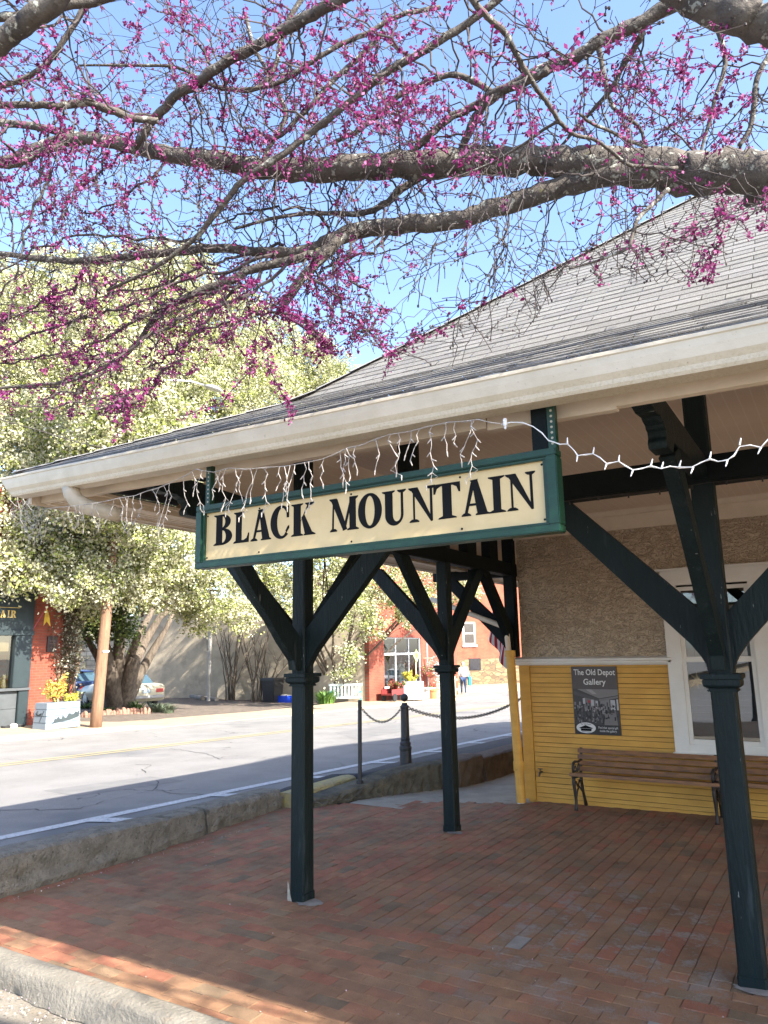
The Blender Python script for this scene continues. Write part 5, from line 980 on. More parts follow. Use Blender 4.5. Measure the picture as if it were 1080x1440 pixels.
# bare shrubs before the stucco wall
for i, (px, py, n, h, sp) in enumerate(((258, 978, 9, 4.2, 1.3), (290, 985, 11, 4.4, 1.4), (322, 988, 12, 4.6, 1.5), (358, 990, 10, 4.0, 1.6), (372, 988, 6, 3.4, 1.8))):
    q = atZ(px, py, -.62); t = thing('bare_shrub', ('leaning bare shrub nearest the old sedan', 'bare many stemmed shrub left of the pale lamp pole', 'dense bare many stemmed shrub right of the pale lamp pole', 'bare shrub with long arching stems on the stucco wall', 'bare shrub beside the black bin')[i], 'shrub', q, 'bare shrubs along the stucco wall'); m = MB()
    for k in range(n):
        a = random.uniform(0, 6.28); b0 = q+Vector((random.uniform(-.25, .25), random.uniform(-.25, .25), -.1)); d = Vector((math.cos(a)*sp*random.uniform(.2, 1), math.sin(a)*.45, h*random.uniform(.6, 1))); pts = [b0+Vector((d.x*u_**1.5+random.uniform(-.05, .05), d.y*u_, d.z*u_)) for u_ in np.linspace(0, 1, 7)]; m.tube(pts, [.042, .036, .032, .026, .02, .014, .008], 6)
        for j in range(3):
            u_ = random.randint(2, 5); e_ = pts[u_]+Vector((random.uniform(-.6, .6), random.uniform(-.3, .2), random.uniform(.4, 1.0))); m.tube([pts[u_], pts[u_].lerp(e_, .5)+Vector((.05, 0, .05)), e_], [.016, .012, .006], 4)
    m.build('stems', BARK, t)
# ------------------------------------------------------------------ stucco and brick shop
BX = -18.9; by = 28.85
STW = mat('tan_stucco_wall', (.50, .415, .30), (.41, .34, .245), .95, 2.5, .5, 12, spots=[((.30, .245, .18), 1.2, .58, .15)])
BS = thing('brick_shop', 'brick shop with a big display window and tan stucco side wall', 'shop', (BX, 30, -.7))
m = MB(); RS = Matrix.Translation((BX-.25, by, 0)) @ Matrix.Rotation(rad(7), 4, 'Z'); m.box((-16, 0, -1.2), (0, .3, 3.95), RS); m.build('stucco_wall', STW, BS)
m = MB(); z0, z1, ya, yb = -.02, 2.42, 30.15, 33.82
m.box((BX-.248, by-.03, -1.2), (BX, ya, 6.2)); m.box((BX-.248, yb, -1.2), (BX, 38, 6.2)); m.box((BX-.248, ya, z1+.12), (BX, yb, 6.2)); m.box((BX-.248, ya, -1.2), (BX, yb, z0)); m.box((BX-9, 37.75, -1.2), (BX-.25, 38, 6.2)); m.build('brick_wall', REDB, BS)
m = MB(); m.box((BX-.24, ya, z1), (BX+.03, yb, z1+.118)); m.build('lintel', mat('red_lintel', (.25, .05, .028), (.2, .042, .024), .8), BS)
m = MB(); gf = .07
for y in (ya, 31.3, 32.6, yb-gf): m.box((BX-.15, y, z0), (BX-.06, y+gf, z1-.001))
m.box((BX-.152, ya, 1.55), (BX-.058, yb, 1.66)); m.box((BX-.152, ya, z0), (BX-.058, yb, z0+.1)); m.box((BX-.153, ya, z1-.06), (BX-.057, yb, z1-.002)); win2 = m.build('window_frame', mat('grey_white_frame', (.5, .5, .5), (.44, .44, .44), .5), BS)
m = MB(); m.quad((BX-.10, ya, z0), (BX-.10, yb, z0), (BX-.10, yb, z1), (BX-.10, ya, z1)); m.build('pane', GLASSD, win2)
m = MB(); m.box((BX-2.5, ya-.5, z0-.3), (BX-2.4, yb+.5, z1+.3)); m.box((BX-2.4, ya-.5, z0-.35), (BX-.26, yb+.5, z0-.30)); m.build('interior', MATS['dark_interior'], BS)
m = MB(); rr = random.Random(2)
for k in range(26): y = rr.uniform(ya+.1, yb-.2); z = rr.choice([z0+.1, .5, 1.75]); m.box((BX-.9-rr.random()*.6, y, z), (BX-.7, y+rr.uniform(.08, .35), z+rr.uniform(.15, .6)))
m.build('window_goods', mat('pale_goods', (.35, .34, .32), (.12, .12, .13), .7, 3), BS)
m = MB(); m.box((BX-.248, 34.4, -1.0), (BX+.01, 34.55, 2.6)); m.box((-9, .31, 3.5), (-.3, 7, 3.7), RS); m.build('roof', mat('grey_roofing', (.2, .2, .2)), BS)
RW = thing('ruined_wall', 'low grey weathered block wall left of the tan stucco', 'wall', (-36, 31, -.6)); m = MB(); m.box((-52, 34.6, -1), (-34.4, 35, 2.9)); m.box((-52, 34.1, -1), (-36, 34.6, .9)); m.build('wall', brickwall('grey_block', (.25, .235, .21), (.15, .14, .12), (.09, .085, .075), .22, 'XZ'), RW)
for i, (a, b_, r_) in enumerate((((222, 966), (290, 972), .22), ((240, 978), (285, 988), .14), ((262, 980), (305, 990), .12))):
    mb = MB(); A, B_ = atZ(*a, -.55), atZ(*b_, -.6); A.z = zlot(A.x, A.y)+r_*.6; B_.z = zlot(B_.x, B_.y)+r_*.6; mb.tube([A, A.lerp(B_, .5), B_], [r_, r_*.95, r_*.85], 9); tag(mb.build('log', mat('grey_log', (.30, .26, .21), (.2, .17, .14), .95, 4, .5, 30), smooth=False), ('thick grey log lying before the grey block wall', 'pale thin log on the lot near the sedan', 'short pale log under the bare shrubs')[i], 'log')
PP_ = thing('lamp_pole', 'pale metal pole with a white lamp among the bare shrubs', 'lamp pole', tuple(atZ(293, 990, -.62))); q = atZ(293, 990, -.62); m = MB(); k_ = proj(q)[2]; hgt = (990-872)/CF*k_; m.tube([q, q+Vector((0, 0, hgt*.5)), q+Vector((0, 0, hgt))], .09, 8); m.build('pole', mat('pale_grey_pole', (.42, .40, .36), (.33, .31, .28), .7, 3), PP_)
m = MB(); m.cbox(q+Vector((.25, .1, hgt+.12)), (.5, .35, .22)); m.build('lamp', mat('lamp_white', (.8, .8, .8)), PP_, bevel=.04)
# bins
def bin_(label, q, w, d, h, body, name='wheelie_bin'):
    t = thing(name, label, 'bin', q); q = Vector(q); m = MB(); m.add([q+Vector((a*w/2*k, b_*d/2*k, z)) for z, k in ((.08, .82), (h*.5, .92), (h*.9, 1)) for a, b_ in ((-1, -1), (1, -1), (1, 1), (-1, 1))], [(i*4+j, i*4+(j+1) % 4, i*4+4+(j+1) % 4, i*4+4+j) for i in range(2) for j in range(4)]+[(3, 2, 1, 0), (8, 9, 10, 11)]); m.build('body', body, t, bevel=.03)
    m = MB(); m.add([q+Vector((a*w/2*1.08, b_*d/2*1.08, z)) for z in (h*.9, h*.95) for a, b_ in ((-1, -1), (1, -1), (1, 1), (-1, 1))]+[q+Vector((a*w/2*1.0, b_*d/2*.98, h*1.0)) for a, b_ in ((-1, -1), (1, -1), (1, 1), (-1, 1))], [(i*4+j, i*4+(j+1) % 4, i*4+4+(j+1) % 4, i*4+4+j) for i in range(2) for j in range(4)]+[(8, 9, 10, 11)]); m.build('lid', body, t)
    for s in (-1, 1): m = MB(); m.lathe(q+Vector((s*w*.40, d*.42, .12)), [(.12, -.03), (.12, .03)], 12, Matrix.Rotation(rad(90), 4, 'Y')); m.build('wheel', MATS['tyre'], t)
    m = MB(); m.bar(q+Vector((-w*.4, d*.58, h*.88)), q+Vector((w*.4, d*.58, h*.88)), .03, .03); m.build('handle', body, t)
bin_('tall black wheelie bin against the tan stucco wall', atZ(383, 991, -.66), .80, .75, 1.25, mat('black_plastic', (.02, .02, .022), (.03, .03, .03), .4))
q = atZ(401, 991, -.66); t = thing('blue_crate', 'bright blue recycling box beside the black bin', 'recycling box', q); m = MB()
for a, b_, c, d in ((-.3, -.2, .3, -.17), (-.3, .17, .3, .2), (-.3, -.17, -.27, .17), (.27, -.17, .3, .17), (-.27, -.17, .27, .17)): m.box((q.x+a, q.y+b_, q.z), (q.x+c, q.y+d, q.z+(.42 if d-b_ < .35 and (c-a) != .54 else .03)))
m.build('box', mat('blue_plastic', (.01, .06, .55), (.01, .05, .45), .4), t, bevel=.01); m = MB(); m.cbox(q+Vector((.05, 0, .40)), (.4, .3, .12)); m.build('papers', WHITE, t)
# white garden bench with painted sign back
q = atZ(486, 993, -.69); t = thing('garden_bench', 'white painted garden bench with turquoise side among daylilies', 'bench', q); GW = mat('white_bench_paint', (.68, .72, .70), (.5, .6, .58), .6, 9)
R_ = Matrix.Translation(q) @ Matrix.Rotation(rad(35), 4, 'Z')
m = MB(); m.box((-.75, -.22, .36), (.75, .22, .42), R_); m.build('seat', GW, t); m = MB()
for k in range(9): m.box((-.72+k*.165, .20, .44), (-.62+k*.165, .235, .92), R_)
m.box((-.78, .19, .90), (.78, .25, 1.0), R_); m.build('backrest', GW, t)
for sx in (-.7, .66):
    for sy_ in (-.2, .16): m = MB(); m.box((sx, sy_, 0), (sx+.07, sy_+.06, .36), R_); m.build('leg', mat('turquoise_paint', (.05, .35, .33)), t)
    m = MB(); m.box((sx-.02, -.22, .60), (sx+.08, .22, .66), R_); m.build('armrest', mat('turquoise_paint', (.05, .35, .33)), t)
# goods before the shop
zz = -.62
q = atX(557, 985, -18.3); q.z = zr(-17.2, q.y)+.15; t = thing('garden_wagon', 'dark red wagon of potted plants under the shop window', 'wagon', q); RD = mat('dark_red_paint', (.22, .03, .025), (.14, .02, .02), .5)
m = MB(); m.box((q.x-.3, q.y-.85, q.z+.28), (q.x+.3, q.y+.6, q.z+.34)); m.box((q.x+.27, q.y-.85, q.z+.34), (q.x+.3, q.y+.6, q.z+.55)); m.box((q.x-.3, q.y-.85, q.z+.34), (q.x-.27, q.y+.6, q.z+.55)); m.build('tray', RD, t)
for sx in (-.3, .3):
    for sy_ in (-.6, .4): m = MB(); m.lathe(q+Vector((sx, sy_, .18)), [(.18, -.03), (.18, .03)], 14, Matrix.Rotation(rad(90), 4, 'Y')); m.build('wheel', MATS['tyre'], t)
sprig('potted_flowers', 'red and green potted flowers standing in the dark red wagon', 'potted plant', q+Vector((0, -.1, .36)), 8, .55, .5, [(.35, .05, .04), (.12, .2, .04), (.4, .12, .08)], .09, STEMB)
q = atX(580, 989, -17.9); q.z = zr(-17.2, q.y)+.14; t = thing('display_table', 'table under a white cloth with yellow flowers before the shop', 'table', q); m = MB()
secs = [[q+Vector((math.cos(a)*.52*k*(1+.06*math.sin(a*7+z*3)), math.sin(a)*.62*k*(1+.06*math.sin(a*7+z*3)), z)) for a in np.linspace(0, 6.28318, 40)[:-1]] for z, k in ((.06, 1.08), (.4, 1.03), (.84, 1.0), (.87, .96))]; m.add([p for s in secs for p in s], [(i*39+j, i*39+(j+1) % 39, (i+1)*39+(j+1) % 39, (i+1)*39+j) for i in range(3) for j in range(39)]+[tuple(117+j for j in range(39))]); m.build('cloth', mat('white_cloth', (.50, .51, .55), (.42, .43, .47), .9), t, smooth=True)
for sx in (-.3, .3):
    for sy_ in (-.35, .35): m = MB(); m.tube([q+Vector((sx, sy_, -.05)), q+Vector((sx, sy_, .84))], .03, 8); m.build('leg', DARKP, t)
sprig('yellow_flowers', 'yellow potted flowers standing on the white cloth table', 'potted plant', q+Vector((-.05, -.05, .88)), 9, .45, .35, [(.75, .6, .08), (.65, .6, .1), (.3, .35, .06)], .08, STEMB)
q2 = atX(597, 988, -18.3); q2.z = zr(-17.2, q2.y)+.15; t = thing('metal_tub', 'grey metal tub to the right of the white table', 'tub', q2); m = MB(); m.lathe(q2, [(.28, 0), (.34, .42), (.36, .44), (.33, .44), (.27, .06)], 16); m.build('tub', mat('galvanised', (.45, .46, .46), (.36, .37, .38), .4, metal=.4), t)
m = MB(); m.box((q2.x-.4, q2.y-.45, q2.z+.46), (q2.x+.4, q2.y+.45, q2.z+.52)); m.build('board_top', WHITE, t)
q3 = atX(608, 987, -18.0); q3.z = zr(-17.2, q3.y)+.15; t = thing('terracotta_pot', 'orange terracotta pot beside the grey tub', 'flower pot', q3); m = MB(); m.lathe(q3, [(.2, 0), (.28, .38), (.32, .38), (.32, .48), (.27, .48), (.24, .3)], 16); m.build('pot', mat('terracotta', (.50, .20, .08), (.4, .15, .06), .9), t); clump('pot_plant', 'small plant in the orange terracotta pot', q3+Vector((0, 0, .42)), 30, .25, .3)
q4 = atX(622, 985, -18.4); q4.z = zr(-17.2, q4.y)+.15; t = thing('picket_fence', 'short cream picket fence at the shop door beside the middle post', 'fence', q4); CP = mat('cream_picket', (.68, .6, .42), (.6, .52, .36), .7); m = MB()
for k in range(9): m.box((q4.x-.02, q4.y-.6+k*.26, q4.z), (q4.x+.02, q4.y-.48+k*.26, q4.z+1.0))
m.build('pickets', CP, t); m = MB(); m.box((q4.x+.022, q4.y-.65, q4.z+.25), (q4.x+.05, q4.y+1.75, q4.z+.33)); m.box((q4.x+.022, q4.y-.65, q4.z+.78), (q4.x+.05, q4.y+1.75, q4.z+.86)); m.build('rail', CP, t)
q5 = atX(586, 985, -18.2); q5.z = zr(-17.2, q5.y)+.15; t = thing('diamond_sign', 'pale green diamond sign on a thin stick before the shop window', 'sign', q5); kd = proj(q5)[2]; zc = q5.z+(985-925)/CF*kd; m = MB(); m.tube([q5, Vector((q5.x, q5.y, zc))], .025, 6); m.build('stick', CP, t); m = MB(); s_ = .33
m.prism([(q5.x+.03, q5.y-s_*.85, zc), (q5.x+.03, q5.y, zc-s_), (q5.x+.03, q5.y+s_*.85, zc), (q5.x+.03, q5.y, zc+s_)], (0, 0, 0), (.02, 0, 0)); m.build('panel', mat('pale_yellow_green', (.68, .75, .30), (.62, .70, .28), .6), t); m = MB(); m.lathe((q5.x+.052, q5.y, zc), [(.15, 0), (.15, .003)], 16, Matrix.Rotation(rad(90), 4, 'Y')); m.build('emblem', mat('leaf_green_emblem', (.45, .58, .10)), t)
q6 = atX(606, 946, -18.5); t = thing('flower_basket', 'pink hanging flower basket beside the shop window', 'flower basket', q6); m = MB(); m.lathe(q6, [(.05, -.3), (.28, -.12), (.34, .05), (.3, .05)], 12); m.build('basket', mat('pinkish_basket', (.45, .14, .09), (.4, .12, .08), .8), t); m = MB(); m.tube([q6+Vector((0, -.3, .05)), q6+Vector((0, 0, .75)), q6+Vector((0, .3, .05))], .012, 5); m.box((q6.x-.45, q6.y-.04, q6.z+.72), (q6.x+.1, q6.y+.04, q6.z+.78)); m.build('hanger', CP, t)
P = np.array(q6)+RNG.normal(0, 1, (500, 3))*np.array([.22, .22, .16])+np.array([0, 0, .18]); quads_mesh('blooms', rand_quads(P, .09), np.array([(.60, .22, .22), (.65, .35, .32), (.2, .25, .06)])[RNG.integers(0, 3, 500)], LEAFM, t)
# white blossoms in a pot by the post
q7 = atX(620, 945, -17.9); t = thing('white_flower_stand', 'white flowers on a stand just left of the middle post', 'flower stand', Vector((q7.x, q7.y, zr(-17.2, q7.y)+.15))); m = MB(); m.tube([(q7.x, q7.y, zr(-17.2, q7.y)+.15), (q7.x, q7.y, q7.z)], .04, 6); m.build('stand', WHITE, t); P = np.array(q7)+RNG.normal(0, 1, (400, 3))*np.array([.2, .2, .32]); quads_mesh('blooms', rand_quads(P, .10), np.array([(.75, .75, .75), (.6, .66, .62), (.3, .36, .3)])[RNG.integers(0, 3, 400)], LEAFM, t)
# ------------------------------------------------------------------ far brick building on its stone base
FB = thing('far_brick_building', 'sunlit orange brick building on a rubble stone base across the side street', 'building', tuple(atD(685, 962, 56)))
o = atD(690, 963, 56); ux = Vector((.55, .835, 0)); nx_ = Vector((.835, -.55, 0)); k = proj(o)[2]/CF
F = lambda a, z, n_=0: o+ux*a+nx_*n_+Vector((0, 0, z))
def wbox(mb, a0, a1, z0, z1, n0, n1):
    vs = [F(a, z, n_) for n_ in (n0, n1) for a, z in ((a0, z0), (a1, z0), (a1, z1), (a0, z1))]; mb.add(vs, [(3, 2, 1, 0), (4, 5, 6, 7), (0, 1, 5, 4), (1, 2, 6, 5), (2, 3, 7, 6), (3, 0, 4, 7)])
z1_ = (963-927)*k
m = MB(); wbox(m, -12, 14, z1_, z1_+7.2, -8, 0); m.build('brick_wall', brickwall('orange_brick', (.31, .075, .035), (.24, .055, .028), (.24, .12, .075), 1.0, 'YZ'), FB)
def stone_mat():
    m = bpy.data.materials.new('rubble_stone'); m.use_nodes = True; N = m.node_tree.nodes; L = m.node_tree.links; b = N['Principled BSDF']; tc = N.new('ShaderNodeTexCoord'); mp = N.new('ShaderNodeMapping'); mp.inputs['Scale'].default_value = (1.3, 1.3, 3.2); L.new(tc.outputs['Object'], mp.inputs[0]); v = N.new('ShaderNodeTexVoronoi'); v.inputs['Scale'].default_value = 1.5; L.new(mp.outputs[0], v.inputs['Vector']); e_ = N.new('ShaderNodeTexVoronoi'); e_.feature = 'DISTANCE_TO_EDGE'; e_.inputs['Scale'].default_value = 1.5; L.new(mp.outputs[0], e_.inputs['Vector'])
    r = N.new('ShaderNodeValToRGB'); r.color_ramp.elements[0].color = (.27, .185, .09, 1); r.color_ramp.elements[1].color = (.11, .075, .042, 1); s = N.new('ShaderNodeSeparateColor'); L.new(v.outputs['Color'], s.inputs[0]); L.new(s.outputs[0], r.inputs[0]); x = N.new('ShaderNodeMix'); x.data_type = 'RGBA'; rm = N.new('ShaderNodeMapRange'); rm.inputs[1].default_value = .02; rm.inputs[2].default_value = .08; L.new(e_.outputs['Distance'], rm.inputs[0]); L.new(rm.outputs[0], x.inputs[0]); x.inputs[6].default_value = (.07, .055, .04, 1); L.new(r.outputs[0], x.inputs[7]); L.new(x.outputs[2], b.inputs['Base Color']); b.inputs['Roughness'].default_value = .95; return m
m = MB(); wbox(m, -12, 14, -1.5, z1_-.003, -8, .12); m.build('stone_base', stone_mat(), FB)
def fwin(a0, a1, z0, z1):
    m = MB(); wbox(m, a0-.12, a1+.12, z0-.12, z1+.12, -.1, .03); w = m.build('window', WHITE, FB); m = MB(); wbox(m, a0, a1, z0, (z0+z1)/2-.04, -.1, .034); wbox(m, a0, a1, (z0+z1)/2+.04, z1, -.1, .034); m.build('pane', mat('dark_pane', (.03, .03, .035), (.02, .02, .025), .1), w)
    m = MB(); wbox(m, a0-.2, a1+.2, z0-.28, z0-.125, -.1, .12); m.build('sill', WHITE, w)
aw = lambda px: (px-690)*k/ux.dot(_r)
fwin(aw(655)-.1, aw(668), (963-905)*k, (963-878)*k); m = MB(); wbox(m, aw(658), aw(675), (963-942)*k, (963-926)*k, -.1, .16); m.build('cellar_window', MATS['dark_pane'], FB); fwin(aw(610), aw(624), (963-905)*k, (963-878)*k)
m = MB(); wbox(m, -12, 14, -1.5, .07, .125, 3.0); tag(m.build('far_pavement', WALKM), kind='structure')
# ------------------------------------------------------------------ flag on the depot end
fp = [atY(692, 829, 9.6), atY(705, 853, 9.6), atY(724, 890, 9.6)]
FL = thing('flag', 'American flag drooping from a slanted pole at the depot corner', 'flag', fp[2]); m = MB(); m.tube(fp, .014, 8); m.build('pole', mat('dark_flag_pole', (.06, .05, .045)), FL)
Wf, Hf = .62, .42; m0, m1, m2 = MB(), MB(), MB(); top0, top1 = fp[0].lerp(fp[2], .06), fp[0].lerp(fp[2], .85); nu, nv = 14, 13
def fpt(u_, v_): p = top0.lerp(top1, v_); w_ = .035*math.sin(v_*11+u_*3)*u_; return p+Vector((-.10*u_+w_*.6, w_, -.62*u_)) 
for j in range(nv):
    for i in range(nu):
        u0, u1, v0, v1 = i/nu, (i+1)/nu, j/nv, (j+1)/nv; tgt = m2 if (i < 8 and j < 7) else (m0 if j % 2 == 0 else m1)
        tgt.add([fpt(u0, v0), fpt(u1, v0), fpt(u1, v1), fpt(u0, v1)], [(0, 1, 2, 3)])
fr_ = m0.build('red_stripes', mat('flag_red', (.40, .02, .03), (.34, .02, .03), .8, trans=.3), FL, fixn=False); m1.build('white_stripes', mat('flag_white', (.72, .70, .68), (.65, .63, .6), .8, trans=.3), FL, fixn=False); cn = m2.build('canton', mat('flag_blue', (.02, .03, .12), (.015, .025, .10), .8), FL, fixn=False)
m = MB()
for j in range(9):
    for i in range(6 if j % 2 == 0 else 5):
        p = fpt((.04+(i+(.5 if j % 2 else 0))*.095)*8/14*1.7*.6, (j+.6)/9*.53); 
        m.add([p+Vector((math.cos(a)*(.016 if q_ % 2 == 0 else .007), -.006, math.sin(a)*(.016 if q_ % 2 == 0 else .007))) for q_, a in enumerate(np.linspace(0, 2*math.pi, 11)[:-1])], [tuple(range(10))])
m.build('stars', MATS['flag_white'], FL, fixn=False)
# ------------------------------------------------------------------ person walking away
q = atD(652.5, 978, 38); PE = thing('person', 'person in a white top and jeans walking away with a teal bag', 'person', q)
def skin(name, verts, edges, radii, m_, parent, sub=1, root=0):
    me = bpy.data.meshes.new(name); me.from_pydata([tuple(Vector(v)) for v in verts], edges, []); ob = bpy.data.objects.new(name, me); COL.objects.link(ob); sk = ob.modifiers.new('skin', 'SKIN'); sk.use_smooth_shade = True
    for i, r_ in enumerate(radii):
        sv = me.skin_vertices[0].data[i]; sv.radius = (r_, r_) if not hasattr(r_, '__len__') else r_; sv.use_root = (i == root)
    if sub: sb = ob.modifiers.new('sub', 'SUBSURF'); sb.levels = sb.render_levels = sub
    dg = bpy.context.evaluated_depsgraph_get(); dg.update(); nm = bpy.data.meshes.new_from_object(ob.evaluated_get(dg)); bpy.data.objects.remove(ob); nm.materials.clear(); nm.materials.append(m_); nm.name = name; o_ = bpy.data.objects.new(name, nm); COL.objects.link(o_); o_.parent = parent; return o_
fw_ = Vector((-.55, .835, 0)); sd_ = Vector((.835, .55, 0)); S_ = 1.0
J = lambda s, f_, z: sd_*s + fw_*f_ + Vector((0, 0, z))
SKIN = mat('skin', (.50, .30, .21), (.45, .27, .19), .6)
# one continuous body: pelvis, spine, neck, head, arms with five-fingered hands, legs, feet
V = [J(0, 0, .95), J(0, 0, 1.15), J(0, -.01, 1.36), J(0, .01, 1.47), J(0, .03, 1.55), J(0, .035, 1.66), J(0, .03, 1.74),
     J(.17, 0, 1.40), J(.22, -.02, 1.13), J(.23, .05, .90), J(-.17, 0, 1.40), J(-.21, -.03, 1.13), J(-.20, .08, .93),
     J(.09, 0, .90), J(.095, .05, .50), J(.095, -.06, .09), J(.10, .10, .04), J(-.09, 0, .90), J(-.095, .12, .50), J(-.095, .16, .09), J(-.10, .30, .04)]
E_ = [(0, 1), (1, 2), (2, 3), (3, 4), (4, 5), (5, 6), (2, 7), (7, 8), (8, 9), (2, 10), (10, 11), (11, 12), (0, 13), (13, 14), (14, 15), (15, 16), (0, 17), (17, 18), (18, 19), (19, 20)]
Rr = [.13, .12, .13, .055, .065, .095, .07, .06, .042, .028, .06, .042, .028, .085, .055, .038, .032, .085, .055, .038, .032]
for hb_, s in ((9, 1), (12, -1)):
    b0 = V[hb_]; pi = len(V); V.append(b0+Vector((0, 0, -.06))); E_.append((hb_, pi)); Rr.append(.03)
    for fi, (df, ln) in enumerate(((-.03, .07), (-.01, .085), (.01, .08), (.03, .062))): V.append(b0+fw_*df+Vector((0, 0, -.06-ln*.5))); V.append(b0+fw_*(df+.01)+Vector((0, 0, -.06-ln))); E_ += [(pi, len(V)-2), (len(V)-2, len(V)-1)]; Rr += [.010, .008]
    V.append(b0+fw_*.045+Vector((0, 0, -.055))); V.append(b0+fw_*.055+Vector((0, 0, -.085))); E_ += [(pi, len(V)-2), (len(V)-2, len(V)-1)]; Rr += [.011, .009]
skin('body', V, E_, Rr, SKIN, PE)
skin('jacket', [J(0, 0, .88), J(0, 0, 1.14), J(0, -.01, 1.36), J(0, .0, 1.45), J(.18, 0, 1.40), J(.23, -.02, 1.13), J(.235, .04, .95), J(-.18, 0, 1.40), J(-.22, -.03, 1.13), J(-.215, .07, .97)], [(0, 1), (1, 2), (2, 3), (2, 4), (4, 5), (5, 6), (2, 7), (7, 8), (8, 9)], [.17, .165, .165, .075, .08, .062, .05, .08, .062, .05], mat('white_fleece', (.72, .71, .70), (.64, .63, .63), .9), PE)
skin('jeans', [J(0, 0, .92), J(.09, 0, .86), J(.095, .05, .50), J(.095, -.055, .12), J(-.09, 0, .86), J(-.095, .12, .50), J(-.095, .155, .12)], [(0, 1), (1, 2), (2, 3), (0, 4), (4, 5), (5, 6)], [.15, .105, .07, .055, .105, .07, .055], mat('blue_denim', (.035, .06, .13), (.025, .045, .1), .9), PE)
skin('hair', [J(0, -.005, 1.74), J(0, -.02, 1.66), J(0, -.035, 1.55), J(0, -.04, 1.46)], [(0, 1), (1, 2), (2, 3)], [.095, .115, .10, .05], mat('blond_hair', (.62, .48, .30), (.5, .38, .22), .7), PE)
for s, f_ in ((.10, .02), (-.10, .22)): m = MB(); m.bar(q+J(s, f_-.12, .05), q+J(s, f_+.12, .045), .09, .09); m.build('shoe', WHITE, PE, bevel=.02)
bg_ = thing('shopping_bag', 'teal shopping bag hanging at the side of the walking person', 'bag', q+J(.33, .02, .55)); m = MB(); m.prism([q+J(.26, -.16, .50), q+J(.26, .20, .50), q+J(.26, .18, .96), q+J(.26, -.14, .96)], (0, 0, 0), sd_*.14); m.build('bag_body', mat('teal_cloth', (.02, .40, .42), (.015, .33, .35), .7), bg_, bevel=.02); m = MB(); m.tube([q+J(.33, -.08, .95), q+J(.30, -.02, 1.22), q+J(.33, .1, .95)], .014, 6); m.build('bag_handle', MATS['teal_cloth'], bg_)
# ================================================================== redbud over the view
RBARK = mat('lichen_bark', (.115, .098, .080), (.048, .040, .034), .95, 12, 1.0, 45, stretch=(1, 1, 1), spots=[((.29, .29, .245), 24, .58, .06), ((.035, .03, .028), 20, .62, .06), ((.16, .15, .05), 8, .70, .05)], bdist=.012)
TWIG = mat('redbud_twig', (.040, .030, .028), (.070, .055, .050), .85, 30)
RB = thing('redbud_tree', 'redbud tree in pink bloom arching over the sign and the depot roof', 'tree', (5.0, 1.6, -.1))
limbs = MB(); BR = []      # BR: (points, radii)
def catmull(P, n=5):
    out = []
    for i in range(len(P)-1):
        p0, p1, p2, p3 = P[max(i-1, 0)], P[i], P[i+1], P[min(i+2, len(P)-1)]
        for k in range(n):
            t = k/n; out.append(tuple(.5*((2*b)+(-a+c)*t+(2*a-5*b+4*c-d)*t*t+(-a+3*b-3*c+d)*t**3) for a, b, c, d in zip(p0, p1, p2, p3)))
    out.append(tuple(P[-1])); return out
def limb(px, d0, d1, sides=10, knob=.06, spawn=True, pre=None):
    n = len(px); P = []
    for i, (x, y, w) in enumerate(px):
        t = i/(n-1); d = d0+(d1-d0)*t; q = atD(x, y, d); P.append((q.x, q.y, q.z, w/2*d/CF))
    if pre: P = [tuple(a) for a in pre]+P
    C_ = catmull(P, 5); pts = []; rr = []
    for i, c in enumerate(C_): 
        r_ = max(c[3], .0025); pts.append(Vector(c[:3])+Vector((random.gauss(0, 1), random.gauss(0, 1), random.gauss(0, 1)))*r_*.10); rr.append(r_*(1+random.uniform(-knob, knob)))
    limbs.tube(pts, rr, sides)
    if spawn: BR.append((pts, rr))
    return pts
TR = [(5.0, 1.6, -.2, .24), (4.95, 1.7, 1.0, .20), (4.6, 1.95, 2.3, .19), (3.6, 2.5, 3.2, .16), (1.6, 3.05, 3.75, .12)]
limb([(1130, 243, 62), (1080, 241, 60), (1000, 243, 58), (940, 240, 57), (880, 233, 50), (800, 228, 44), (740, 226, 41), (650, 229, 39), (560, 232, 37), (480, 236, 35), (420, 239, 33), (370, 237, 29), (300, 224, 25), (230, 216, 22), (180, 204, 19), (120, 196, 18), (60, 206, 15), (0, 229, 13), (-60, 245, 11)], 3.15, 3.9, 16, .05, pre=TR)
limb([(880, 240, 34), (820, 255, 30), (760, 272, 27), (700, 292, 27), (640, 309, 25), (570, 316, 25), (510, 322, 23), (470, 336, 21), (430, 352, 17), (370, 355, 14), (300, 349, 12), (200, 359, 11), (100, 367, 9), (0, 357, 8), (-60, 350, 7)], 3.3, 3.9, 12)
limb([(500, 326, 16), (460, 350, 14), (425, 362, 13), (355, 378, 13), (325, 394, 12), (285, 408, 11), (240, 430, 9), (212, 455, 8), (195, 480, 7.5), (165, 507, 6.5), (100, 535, 5.5), (40, 542, 4.5), (-30, 548, 4)], 3.5, 3.7)
limb([(480, 336, 16), (452, 362, 16), (420, 398, 13), (402, 425, 11), (393, 440, 7), (420, 455, 5), (455, 482, 4)], 3.5, 3.3)
limb([(520, -25, 17), (475, 0, 17), (430, 25, 16), (380, 55, 15), (320, 85, 14), (280, 115, 14), (250, 133, 13), (232, 152, 12.5), (212, 172, 12), (198, 196, 11), (186, 210, 9)], 2.9, 3.5)
limb([(720, -20, 12), (680, 16, 11), (640, 44, 11), (590, 75, 11), (540, 103, 11), (505, 132, 10.5), (470, 160, 10), (420, 200, 9.5), (370, 235, 9.5), (338, 257, 9), (318, 282, 8.5), (295, 310, 8), (278, 332, 7.5), (240, 362, 6), (200, 386, 5), (150, 408, 4)], 2.8, 3.2)
